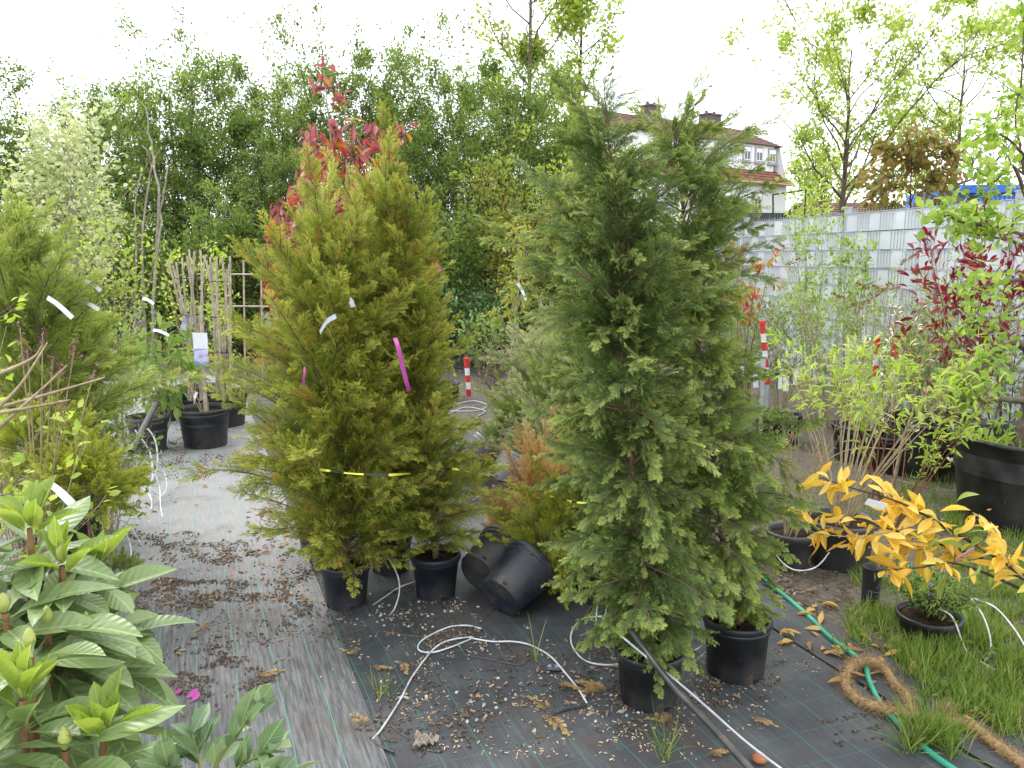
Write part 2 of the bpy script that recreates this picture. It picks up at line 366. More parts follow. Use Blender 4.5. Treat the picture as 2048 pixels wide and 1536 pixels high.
# ------------------------------------------------------------------ ground
def plane_mat():
    m, t, b, o = nodes('bare_soil')
    n1 = noise(t, 1.2, 6); n2 = noise(t, 40, 5)
    r = ramp(t, [(.05, .038, .028), (.10, .08, .06), (.16, .135, .10)], [.35, .5, .7]); t.links.new(n2, r.inputs[0])
    c = mixc(t, math_(t, 'MULTIPLY', n1, .7), r.outputs[0], (.07, .065, .045)); t.links.new(c, b.inputs['Base Color'])
    b.inputs['Roughness'].default_value = .95; bump(t, b, n2, .8, .02); return m
def fabric_mat(name, dark):
    """woven ground cover: long worn streaks, dust, thin teal marker threads every 14 cm (a square grid on the dark sheet)"""
    m, t, b, o = nodes(name)
    tc = t.nodes.new('ShaderNodeTexCoord'); sp = t.nodes.new('ShaderNodeSeparateXYZ'); t.links.new(tc.outputs['Object'], sp.inputs[0])
    wv = noise(t, .9, 2); wob = math_(t, 'MULTIPLY', math_(t, 'SUBTRACT', wv, .5), .08)
    x = math_(t, 'ADD', sp.outputs['X'], wob); y = math_(t, 'ADD', sp.outputs['Y'], wob)
    mp = t.nodes.new('ShaderNodeMapping'); mp.inputs['Scale'].default_value = (90, 6.5, 1); t.links.new(tc.outputs['Object'], mp.inputs['Vector'])
    st = noise(t, 1.0, 8, mp.outputs[0], .72)
    mp2 = t.nodes.new('ShaderNodeMapping'); mp2.inputs['Scale'].default_value = (110, 5, 1); t.links.new(tc.outputs['Object'], mp2.inputs['Vector'])
    st2 = noise(t, 1.0, 3, mp2.outputs[0], .6)
    big = noise(t, .8, 4); fine = noise(t, 260, 2)
    if dark:
        f = math_(t, 'ADD', math_(t, 'MULTIPLY', st2, .35), math_(t, 'MULTIPLY', noise(t, 3.5, 6), .75))
        r = ramp(t, [(.024, .026, .032), (.056, .059, .068), (.13, .13, .13)], [.34, .55, .78]); t.links.new(f, r.inputs[0])
    else:
        f = math_(t, 'ADD', math_(t, 'MULTIPLY', st, .8), math_(t, 'ADD', math_(t, 'MULTIPLY', st2, .35), math_(t, 'MULTIPLY', big, .45)))
        wr = t.nodes.new('ShaderNodeMapRange'); wr.inputs['From Min'].default_value = 4.4; wr.inputs['From Max'].default_value = 3.3; t.links.new(math_(t, 'ADD', y, math_(t, 'MULTIPLY', math_(t, 'SUBTRACT', big, .5), 2.0)), wr.inputs['Value'])
        wear = math_(t, 'MULTIPLY', wr.outputs['Result'], .24)      # the end that is walked on most is worn through to black
        f = math_(t, 'SUBTRACT', math_(t, 'ADD', math_(t, 'MULTIPLY', math_(t, 'SUBTRACT', f, .92), math_(t, 'ADD', .30, math_(t, 'MULTIPLY', wear, 2.2))), 1.0), math_(t, 'MULTIPLY', wear, .42))
        r = ramp(t, [(.028, .029, .032), (.11, .112, .116), (.20, .20, .202), (.32, .32, .315)], [.64, .77, .89, 1.08]); t.links.new(f, r.inputs[0])
    c = r.outputs[0]
    c = mixc(t, math_(t, 'MULTIPLY', fine, .35), c, (.02, .02, .02), 'MIX')
    dirt = ramp(t, [(0, 0, 0), (1, 1, 1)], [.52, .70]); t.links.new(noise(t, 2.3, 7, None, .7), dirt.inputs[0])
    c = mixc(t, math_(t, 'MULTIPLY', dirt.outputs[0], .65), c, (.075, .055, .038))
    def lines(v, w):
        q = math_(t, 'ABSOLUTE', math_(t, 'SUBTRACT', math_(t, 'FRACT', math_(t, 'DIVIDE', v, .14)), .5))
        return math_(t, 'LESS_THAN', q, w)
    ln = lines(x, .013)
    if dark: ln = math_(t, 'MAXIMUM', ln, math_(t, 'MULTIPLY', lines(y, .010), .7))
    fade = math_(t, 'MULTIPLY', ln, math_(t, 'ADD', .25, math_(t, 'MULTIPLY', noise(t, 5, 5), .8)))
    c = mixc(t, fade, c, (.03, .17, .135) if dark else (.07, .27, .23))
    t.links.new(c, b.inputs['Base Color']); b.inputs['Roughness'].default_value = .62; b.inputs['Specular IOR Level'].default_value = .35
    bump(t, b, math_(t, 'ADD', math_(t, 'MULTIPLY', fine, .4), st2), .35, .004); return m
RT = math.atan2(.37, .93)                                   # the sheets run towards the camera, turned about 22 degrees
CU, SU = math.cos(RT), math.sin(RT)
def sheet(name, x0, x1, y0, y1, z, m, sd):
    nx, ny = int((x1-x0)/.09)+2, int((y1-y0)/.09)+2
    X, Y = np.meshgrid(np.linspace(x0, x1, nx), np.linspace(y0, y1, ny)); r = np.random.default_rng(sd)
    Z = np.full_like(X, z)
    for k in range(14):
        a = r.uniform(0, 6.28); w = r.uniform(2, 13); Z += .0022*np.sin((X*math.cos(a)+Y*math.sin(a))*w+r.uniform(0, 6))
    Z = z+np.abs(Z-z)*.8
    i = np.arange(ny-1)[:, None]*nx; j = np.arange(nx-1)[None]
    F = np.stack([i+j, i+j+1, i+nx+j+1, i+nx+j], -1).reshape(-1, 4)
    o = MB().add(np.stack([X, Y, Z], -1), F).build(name, m); o.rotation_euler = (0, 0, RT); return tag(o, kind='structure')
def loc_uv(x, y): return np.array((x*CU+y*SU, -x*SU+y*CU))    # world -> sheet coordinates
g = MB().add([(-400, -60, 0), (400, -60, 0), (400, 700, 0), (-400, 700, 0)], [[0, 1, 2, 3]]).build('ground', plane_mat()); tag(g, kind='structure')
e0 = loc_uv(-.70, 3.05)[0]; e1 = loc_uv(1.16, 2.95)[0]
print('edges', e0, e1)
sheet('dark_ground_fabric', e0-.12, e1, -.5, 9.2, .004, fabric_mat('dark_woven_fabric', True), 3)
sheet('grey_ground_fabric', e0-6.2, e0, -.5, 11.0, .012, fabric_mat('grey_woven_fabric', False), 5)
sheet('strip_of_ground_fabric', e1+.02, e1+.26, -.5, 3.3, .005, fabric_mat('black_strip_fabric', True), 8)
# low hills on the horizon behind the houses
def hills():
    r = np.random.default_rng(4); xs = np.linspace(-500, 500, 80); m = MB(); rows = []
    for d, k in ((0, 0.0), (60, 1.0), (140, .75)):
        h = 20+9*np.sin(xs*.011+1)+6*np.sin(xs*.031)+r.normal(size=80)*.8
        rows.append(np.stack([xs, np.full(80, 420+d), h*k-.5*(k == 0)], 1))
    V = np.concatenate(rows); i = np.arange(2)[:, None]*80; j = np.arange(79)[None]
    m.add(V, np.stack([i+j, i+j+1, i+81+j, i+80+j], -1).reshape(-1, 4))
    tag(m.build('hills', mat('wooded_hill', (.05, .075, .04), .95, .5, .08, .1, 0, 0)), kind='structure')
hills()

# ------------------------------------------------------------------ pots
def pot_parts(root, Rr, rb, h, m, sides=40, handles=0, holes=4, band=True, soil=.86, M=None):
    t = .006; lip = .014*Rr/.12
    prof = [(0.001, .004), (rb-.012, .004), (rb-.004, 0), (rb, .006)]
    if band: prof += [(rb+(Rr-rb)*.72, h*.80), (rb+(Rr-rb)*.74+.004, h*.805), (rb+(Rr-rb)*.93+.004, h*.93)]
    prof += [(Rr-.004, h-.03), (Rr, h-.028), (Rr+lip*.45, h-.02), (Rr+lip*.5, h-.004), (Rr+lip*.3, h), (Rr-t, h), (Rr-t-.004, h-.03), (Rr-t-.012, h*.6)]
    mb = MB(); mb.add(*lathe(prof, sides)); p = mb.build('pot', m, root)
    if M is not None: p.matrix_basis = M
    for k in range(holes):
        a = k*2*math.pi/holes+.5; V, F = box((rb+.0005, 0, .016), (.006, .020, .014)); c, s = math.cos(a), math.sin(a)
        V = V@np.array([[c, s, 0], [-s, c, 0], [0, 0, 1]]); MB().add(V, F).build('drain_hole', BLACKF, p, False)
    for k in range(handles):
        a = k*math.pi+.35; hb = MB(); q = np.linspace(-.22, .22, 7)
        pts = [((Rr+.004+(.032 if abs(z) < .2 else 0))*math.cos(a+z), (Rr+.004+(.032 if abs(z) < .2 else 0))*math.sin(a+z), h-.014+.012*(abs(z) < .2)) for z in q]
        tubecap(hb, spline(pts, 3), .011, 6); hb.build('handle', m, p)
    if soil:
        n = 26; r = np.random.default_rng(int(Rr*1000)); V = [(0, 0, h*soil+.01)]
        for k in range(1, 5):
            for i in range(n):
                a = i*2*math.pi/n; q = (Rr-.010)*k/4*(.97 if k == 4 else 1); V.append((q*math.cos(a), q*math.sin(a), h*soil+r.normal()*.006*(k < 4)))
        F3 = [[0, 1+i, 1+(i+1) % n] for i in range(n)]; F4 = []
        for k in range(3):
            for i in range(n): F4.append([1+k*n+i, 1+(k+1)*n+i, 1+(k+1)*n+(i+1) % n, 1+k*n+(i+1) % n])
        s = MB().add(V, F3); s.f.append((np.array(F4), 0)); s.build('soil', SOIL, p)
    return p

# ------------------------------------------------------------------ conifers with flat feathery sprays
def expand(pos, d, side, ln, s_arr, ang, lfun, r, jit=.15, roll=.3):
    """children along each axis, alternating sides"""
    n = len(pos); k = len(s_arr); s = np.asarray(s_arr)[None]; sg = np.where(np.arange(k) % 2, 1, -1)[None]
    up = np.cross(d, side)
    p = pos[:, None]+d[:, None]*(ln[:, None]*s)[..., None]
    a = ang*(1+r.normal(size=(n, k))*jit); th = r.normal(size=(n, k))*roll
    sv = (side[:, None]*np.cos(th)[..., None]+up[:, None]*np.sin(th)[..., None])*sg[..., None]
    cd = d[:, None]*np.cos(a)[..., None]+sv*np.sin(a)[..., None]
    cs = nrm(sv*np.cos(a)[..., None]-d[:, None]*np.sin(a)[..., None])*sg[..., None]
    cl = ln[:, None]*lfun(s)*(1+r.normal(size=(n, k))*.12)
    return p.reshape(-1, 3), nrm(cd.reshape(-1, 3)), cs.reshape(-1, 3), np.abs(cl).reshape(-1), np.repeat(s, n, 0).reshape(-1)
def branch_mesh(L, nlat, latlen, seed, mats, droop=.1, wid=.0042, ang=.75, roll=.9, dens=1.0):
    r = np.random.default_rng(seed); mb = MB()
    x = np.linspace(0, 1, 7); ax = np.stack([L*x, .03*L*np.sin(x*5+seed), L*(.16*x*(1-x)*2-droop*x**2)], 1)
    mb.add(*tube(ax, np.linspace(.0045, .0012, 7)*(.6+L), 4), 0)
    s = np.linspace(.10, .985, nlat); n = nlat; pos = np.stack([np.interp(s, x, ax[:, k]) for k in range(3)], 1)
    tg = nrm(np.gradient(ax, axis=0)); d = nrm(np.stack([np.interp(s, x, tg[:, k]) for k in range(3)], 1))
    sg = np.where(np.arange(n) % 2, 1, -1); th = r.normal(size=n)*roll; sd = nrm(np.cross((0, 0, 1), d)); up = np.cross(d, sd)
    sv = (sd*np.cos(th)[:, None]+up*np.sin(th)[:, None])*sg[:, None]
    a = ang*(1-.35*s)*(1+r.normal(size=n)*.15); ld = nrm(d*np.cos(a)[:, None]+sv*np.sin(a)[:, None]+np.array((0, 0, -droop*.8)))
    ls = nrm(np.cross(ld, np.cross(ld, sv)+rnd(n, .35, r))); ll = latlen*(1.05-.72*s)*(1+r.normal(size=n)*.15)
    pos = np.concatenate([pos, ax[-1:]]); ld = np.concatenate([ld, d[-1:]]); ls = np.concatenate([ls, sd[-1:]]); ll = np.concatenate([np.abs(ll), [latlen*.5]]); s0 = np.concatenate([s, [1.0]])
    # lateral axes as thin wood, then branchlets, then scale-leaf tips
    def kites(p, d, sdv, l, w, tipv, mi=1):
        M = np.stack([d*l[:, None], sdv*w, np.cross(d, sdv)*w], -1)
        V, F = inst(np.array([(0, 0, 0), (.4, .5, .2), (1, 0, 0), (.4, -.5, .2)]), KITEF, M, p); mb.add(V, F, mi, np.repeat(tipv, 4)+np.tile([-.08, 0, .1, 0], len(p)))
    kites(pos, ld, ls, ll, .0028, s0*0, 0)
    k1 = max(6, int(15*dens)); bp, bd, bs, bl, bu = expand(pos, ld, ls, ll, np.linspace(.06, .97, k1), .60, lambda q: .52*(1.05-.75*q), r, .2, .35)
    b0 = np.repeat(s0, k1); bd = nrm(bd+np.array((0, 0, -droop*.5)))
    kites(bp, bd, bs, bl, wid, .15+.45*bu+.3*b0)
    k2 = 7; tp, td, ts, tl, tu = expand(bp, bd, bs, bl, np.linspace(.12, .9, k2), .50, lambda q: .42*(1.05-.6*q), r, .2, .3)
    kites(tp, td, ts, np.maximum(tl, .009), wid*.8, .15+.35*np.repeat(bu, k2)+.25*np.repeat(b0, k2)+.3*tu)
    return mb.mesh('branch', mats, True, True)
WOODC = mat('conifer_twig', (.15, .095, .065), .8, .35, 40, .2, 0, 0)
def lib(seed, mats, droop, wid, roll, ang=.75, dens=1.0):
    out = {}
    for ci, (L, nl, lt) in enumerate(((.52, 22, .17), (.36, 16, .14), (.22, 11, .105))):
        out[ci] = (L, [branch_mesh(L, nl, lt, seed+ci*10+k, mats, droop, wid, ang, roll, dens) for k in range(4)])
    return out
C_YEL = conmat('yellow_green_sprays', (.075, .115, .018), (.24, .30, .036), (.50, .51, .09), (.54, .29, .055), .21)
C_BLU = conmat('blue_green_sprays', (.034, .070, .018), (.110, .180, .042), (.36, .43, .11), (.32, .26, .08), .07)
C_MID = conmat('mid_green_sprays', (.05, .095, .018), (.145, .23, .04), (.36, .42, .09), (.30, .22, .05), .05)
C_BRN = conmat('dead_brown_sprays', (.26, .14, .04), (.52, .33, .11), (.68, .49, .21), (.34, .34, .09), .14)
C_PAL = conmat('pale_green_sprays', (.09, .13, .05), (.27, .32, .14), (.54, .54, .28), (.50, .36, .15), .15)
C_SOF = conmat('soft_green_sprays', (.08, .14, .025), (.26, .35, .06), (.48, .54, .12), (.34, .26, .06), .05)
C_LIM = conmat('lime_sprays', (.08, .13, .015), (.26, .33, .03), (.52, .52, .07), (.40, .30, .05), .06)
LIB_UP = lib(100, [WOODC, C_YEL], .02, .0027, .8)
LIB_DR = lib(200, [WOODC, C_BLU], .28, .0028, .9)
def conifer(name, label, cat, loc, h, env, lib_, fm, pot=None, potm=None, z0=.26, nbr=100, el0=15, el1=65, lean=(0, 0), seed=1, group=None, rot=None, trunk_r=.015, cut=None, lexp=1.3, sag=0.0, thin=None):
    """pot (> soil), trunk and every branch with its sprays; env(t) = reach of the branches at height fraction t"""
    r = np.random.default_rng(seed); root = thing(name, label, cat, loc, group, rot)
    if pot: pot_parts(root, *pot, potm or PLASTIC)
    T = np.linspace(0, 1, 12); tr = np.stack([lean[0]*T**lexp, lean[1]*T**lexp, z0+(h-z0)*T], 1)
    w = np.cumsum(r.normal(size=(12, 2)), 0)*.006; w[0] = 0; tr[:, :2] += w
    tr = np.concatenate([[(0, 0, z0-.06)], tr]); TT = np.concatenate([[-.02], T])
    tb = MB(); tb.add(*tube(spline(tr, 2), np.linspace(trunk_r, .0016, len(tr)), 7)); tb.build('trunk', WOODC, root)
    first = {}
    for i in range(nbr):
        t = ((i+r.uniform(0, 1))/nbr)**1.12
        if thin and t > thin[0] and r.random() < thin[1]*min(1, (t-thin[0])/.12): continue
        az = i*2.39996+r.uniform(-.4, .4); p = np.array([np.interp(t, TT, tr[:, k]) for k in range(3)])
        e_ = env(t, az) if env.__code__.co_argcount > 1 else env(t)
        Ln = e_*r.uniform(.55, 1.12)*(1.25 if r.random() < .08 else 1); el = math.radians(el0+(el1-el0)*t**.8+r.normal()*(9+6*sag)-(sag*22 if r.random() < .45 else 0))
        Lb = Ln/max(.35, math.cos(el)); Lb = min(Lb, .75); ci = 0 if Lb > .42 else 1 if Lb > .27 else 2
        L0, vs = lib_[ci]; me = vs[int(r.integers(0, 4))]; s = max(.45, Lb/L0)
        d = np.array([[math.cos(el)*math.cos(az), math.cos(el)*math.sin(az), math.sin(el)]])
        M3 = frames(d, np.array([[0, 0, 1.0]])+rnd(1, .35, r))[0]*s
        M = Matrix([[*M3[a], p[a]] for a in range(3)]+[[0, 0, 0, 1]])
        key = (me.name)
        if key not in first:
            o = link('branch', me, root); o.material_slots[1].link = 'OBJECT'; o.material_slots[1].material = fm; o.matrix_basis = M; first[key] = o
        else: copy_to(first[key], root, M)
    # leading shoot
    L0, vs = lib_[2]; o = link('leading_shoot', vs[0], root); o.material_slots[1].link = 'OBJECT'; o.material_slots[1].material = fm
    o.matrix_basis = Matrix.Translation(Vector(tr[-1]-np.array((0, 0, .02)))) @ Matrix.Rotation(-math.pi/2*.97, 4, 'Y') @ Matrix.Scale(.45, 4)
    return root
def env_fn(pts):
    a = np.array(pts); return lambda t: float(np.interp(t, a[:, 0], a[:, 1]))
def one_sided(pts):                         # shorter branches on the side facing the path, as grown against its neighbour
    f = env_fn(pts); return lambda t, az: f(t)*(.74 if math.cos(az) > .25 and t > .22 else 1.06)
POT_M = (.112, .088, .205)
gA, gB, gC = G(693, 1208), G(872, 1190), G(782, 1140)
LG = 'potted conifers tied together with tape'
conifer('potted_conifer', 'bushy yellow green conifer in black pot, leftmost of the taped trio on the path', 'potted conifer', gA, 1.60,
        env_fn([(0, .32), (.08, .40), (.2, .44), (.4, .43), (.6, .32), (.8, .17), (.93, .07), (1, .02)]), LIB_UP, C_YEL, POT_M, PLASTICB, .20, 225, 14, 72, (-.02, .10), 5, LG)
conifer('potted_conifer', 'tall thin topped yellow green conifer in black pot standing next to the toppled pots', 'potted conifer', gB, 2.12,
        one_sided([(0, .26), (.1, .28), (.35, .23), (.5, .21), (.60, .20), (.70, .14), (.79, .085), (.89, .04), (1, .015)]), LIB_UP, C_YEL, POT_M, PLASTICB, .20, 215, 14, 72, (-.20, .05), 6, LG, thin=(.74, .35))
conifer('potted_conifer', 'yellow green conifer half hidden behind the two front pots of the taped trio', 'potted conifer', gC, 1.66,
        env_fn([(0, .34), (.15, .36), (.4, .34), (.65, .24), (.9, .08), (1, .03)]), LIB_UP, C_YEL, POT_M, PLASTICB, .20, 160, 22, 70, (.0, .1), 7, LG)
RG = 'dark green conifers in black pots'
gD, gE, gF = G(1297, 1400), G(1470, 1345), G(1195, 1195)
POT_D = (.118, .098, .20)
conifer('potted_conifer', 'blue green weeping conifer in the foremost black pot with the black pipe laid against it', 'potted conifer', gD, 2.04,
        env_fn([(0, .17), (.06, .23), (.2, .26), (.35, .25), (.5, .27), (.62, .26), (.74, .21), (.85, .15), (.94, .08), (1, .02)]), LIB_DR, C_BLU, POT_D, PLASTIC, .19, 270, 10, 58, (-.17, .06), 15, RG, lexp=1.0, sag=1.0, thin=(.72, .25))
conifer('potted_conifer', 'dark green conifer with bare pinkish upper stem in black pot right of the foremost one', 'potted conifer', gE, 2.0,
        env_fn([(0, .10), (.08, .20), (.2, .28), (.38, .27), (.5, .18), (.62, .20), (.76, .24), (.86, .21), (.95, .12), (1, .03)]), LIB_DR, C_MID, (.120, .104, .225), PLASTIC, .21, 240, 12, 54, (-.27, .08), 16, RG, lexp=.75, sag=1.0, thin=(.72, .22))
conifer('potted_conifer', 'blue green conifer mostly hidden behind the weeping conifer in the foremost pot', 'potted conifer', gF, 1.8,
        env_fn([(0, .14), (.15, .22), (.4, .25), (.65, .22), (.9, .09), (1, .03)]), LIB_DR, C_BLU, POT_D, PLASTIC, .19, 190, 10, 55, (.10, .12), 17, RG, lexp=.8, sag=1.0)

# toppled conifers: the same plants lying on their side, the pot's wall and rim on the ground
def fallen(name, label, base, heading, tilt, h, env, lib_, fm, pot, potm, seed, nbr=100, el=(10, 60), dz=0, group='toppled conifers'):
    Mr = Matrix.Rotation(heading-math.pi/2, 4, 'Z') @ Matrix.Rotation(-tilt, 4, 'X')
    low = min((Mr @ Vector((Rr*math.cos(a), Rr*math.sin(a), z)))[2] for a in np.linspace(0, 6.28, 24) for Rr, z in ((pot[1], 0), (pot[0]+.008, pot[2]-.01)))
    o = conifer(name, label, 'toppled conifer', (base[0], base[1], -low+dz+.01), h, env, lib_, fm, pot, potm, pot[2]*.92, nbr, el[0], el[1], (0, 0), seed, group, Mr.to_euler())
    return o
E1 = env_fn([(0, .2), (.15, .36), (.5, .36), (.8, .2), (1, .04)])
fallen('fallen_conifer', 'toppled conifer in shiny black pot whose round base faces the camera', G(1000, 1240), math.radians(48), math.radians(66), 1.35,
       env_fn([(0, .2), (.15, .30), (.5, .28), (.8, .16), (1, .04)]), LIB_DR, C_LIM, (.128, .100, .225), PLASTICB, 31, 130)
fallen('fallen_conifer', 'toppled conifer gone dry and brown in the ridged pot leaning behind the shiny one', G(955, 1188), math.radians(56), math.radians(74), 1.5,
       env_fn([(0, .24), (.15, .34), (.5, .34), (.8, .2), (1, .04)]), LIB_UP, C_BRN, (.122, .096, .22), PLASTICG, 32, 165)
fallen('fallen_conifer', 'toppled pale conifer in dusty grey pot behind the tape, right of the other dusty pot', G(985, 1010), math.radians(48), math.radians(70), 1.9,
       E1, LIB_DR, C_PAL, (.135, .105, .24), PLASTICS, 33, 150)
fallen('fallen_conifer', 'toppled green conifer in dusty grey pot behind the tape, left of the other dusty pot', G(915, 960), math.radians(28), math.radians(65), 1.8,
       E1, LIB_DR, C_MID, (.135, .105, .24), PLASTICS, 34, 140)
fallen('fallen_conifer', 'pale silvery conifer leaning over the heap behind the weeping conifer', G(1185, 885), math.radians(72), math.radians(48), 1.9,
       env_fn([(0, .35), (.2, .50), (.5, .48), (.8, .30), (1, .05)]), LIB_DR, C_PAL, (.15, .12, .25), PLASTIC, 35, 200)
fallen('fallen_conifer', 'pale conifer fallen sideways across the path behind the brown one', G(1150, 965), math.radians(100), math.radians(64), 1.6,
       E1, LIB_DR, C_PAL, (.15, .12, .25), PLASTIC, 36, 150)

# ------------------------------------------------------------------ privacy fence on the right: rod mesh, woven plastic strips, posts
STRIP = mat('light_grey_strip', (.47, .50, .54), .5, .13, 1.7, .4, 0, .05)
STRIPD = mat('anthracite_strip', (.035, .038, .045), .5, .15, 4, .4, 0, .05)
WIRE = mat('fence_wire', (.34, .37, .40), .45, .15, 30, .5, .3, 0)
def strip_mesh(L, phase, m, name='strip'):
    n = int(L/.025); xs = np.linspace(0, L, n+1); off = []
    per = .42
    for x in xs:
        q = ((x+phase) % per)/per
        off.append(.0062*math.tanh(5*math.sin(2*math.pi*q)+1.5))
    off = np.array(off); rows = []
    for z, k in ((0.002, 1), (.06, 1.15), (.13, 1.15), (.190, 1)):
        rows.append(np.stack([xs, off*k, np.full(n+1, z)], 1))
    V = np.concatenate(rows); i = np.arange(3)[:, None]*(n+1); j = np.arange(n)[None]
    F = np.stack([i+j, i+j+1, i+n+2+j, i+n+1+j], -1).reshape(-1, 4); V2 = V+np.array((0, .0025, 0))
    mb = MB().add(V, F).add(V2, F[:, ::-1]); return mb.mesh(name, [m])
def fence(name, label, a, b, nrow, npan, cols, group=None, z0=.03, wires=True):
    a = np.array(a, float); b = np.array(b, float); d = b-a; Lt = np.linalg.norm(d); ang = math.atan2(d[1], d[0]); L = Lt/npan
    root = thing(name, label, 'fence', (a[0], a[1], 0), group, (0, 0, ang))
    meshes = {}
    for p in range(npan):
        for q in range(nrow):
            m = cols(q); key = (q % 2, m.name)
            if key not in meshes: meshes[key] = strip_mesh(L-.07, .21*(q % 2), m)
            o = link('strip', meshes[key], root); o.location = (p*L+.035, R.normal()*.001, z0+.2*q+R.normal()*.0016); o.rotation_euler = (0, R.normal()*.0011, 0)
    wm = MB()
    for x in np.arange(.06, L-.05, .05): wm.add(*tube([(x, 0, z0-.01), (x, 0, z0+.2*nrow+.03)], .0028, 4))
    for q in range(nrow+1):
        for s in (-.0085, .0085): wm.add(*tube([(.03, s*1.7, z0+.2*q-.004), (L-.03, s*1.7, z0+.2*q-.004)], .0038, 5))
    me = wm.mesh('wire_mesh', [WIRE]); pb = MB(); H = z0+.2*nrow+.06
    pb.add(*box((0, 0, H/2), (.06, .06, H))); pb.add(*box((0, 0, H+.008), (.068, .068, .016))); pm = pb.mesh('post', [WIRE], False)
    for p in range(npan+1):
        link('post', pm, root).location = (p*L, .045, 0)
        if p < npan: link('wire_mesh', me, root).location = (p*L, 0, 0)
    return root
fence('slat_fence', 'light grey strip fence of woven plastic slats running back on the right', (2.42, 16.6), (4.72, 4.5), 10, 5, lambda q: STRIP)
fence('slat_fence', 'grey fence with a dark top strip standing across behind the long light fence', (3.5, 13.6), (8.4, 14.6), 11, 2, lambda q: STRIPD if q == 10 else STRIP, None, .08)
fence('slat_fence', 'dark fence seen over the light fence near the blue container', (8.5, 14.6), (13.5, 13.6), 11, 2, lambda q: STRIPD, None, .08)

# ------------------------------------------------------------------ house far behind the fence
WALLW = mat('white_render', (.72, .73, .74), .85, .06, .6, .2, 0, 0)
TILE = mat('red_roof_tile', (.22, .095, .07), .8, .35, 2.5, .2, 0, 0)
TILED = mat('brown_roof_tile', (.17, .095, .08), .8, .35, 2.5, .2, 0, 0)
FRAMEW = mat('window_frame_white', (.75, .76, .78), .5, .05, 3, .4, 0, 0)
FRAMEG = mat('window_reveal_grey', (.33, .31, .33), .7, .1, 3, .3, 0, 0)
GLASS = mat('dark_glass', (.05, .055, .06), .08, .3, 1, .6, 0, 0)
CHIM = mat('chimney_slate', (.12, .095, .095), .8, .3, 3, .2, 0, 0)
GUT = mat('gutter_tan', (.42, .30, .16), .5, .1, 3, .4, 0, 0)
def roof_rows(mb, p0, p1, q0, q1, n, t=.10):
    """sloped roof as stepped courses from eave (p0-p1) to ridge (q0-q1)"""
    p0, p1, q0, q1 = map(np.array, (p0, p1, q0, q1)); nn = nrm(np.cross(p1-p0, q0-p0)[None])[0]
    nn = nn if nn[2] > 0 else -nn
    for i in range(n):
        a, b = i/n, (i+1)/n; A, B = p0+(q0-p0)*a, p1+(q1-p1)*a; C, D = p1+(q1-p1)*b, p0+(q0-p0)*b
        V = [A+nn*t, B+nn*t, C+nn*t*.35, D+nn*t*.35, A, B, C, D]
        mb.add(V, [[0, 1, 2, 3], [4, 5, 1, 0], [7, 6, 5, 4][::-1], [4, 0, 3, 7], [5, 6, 2, 1]])
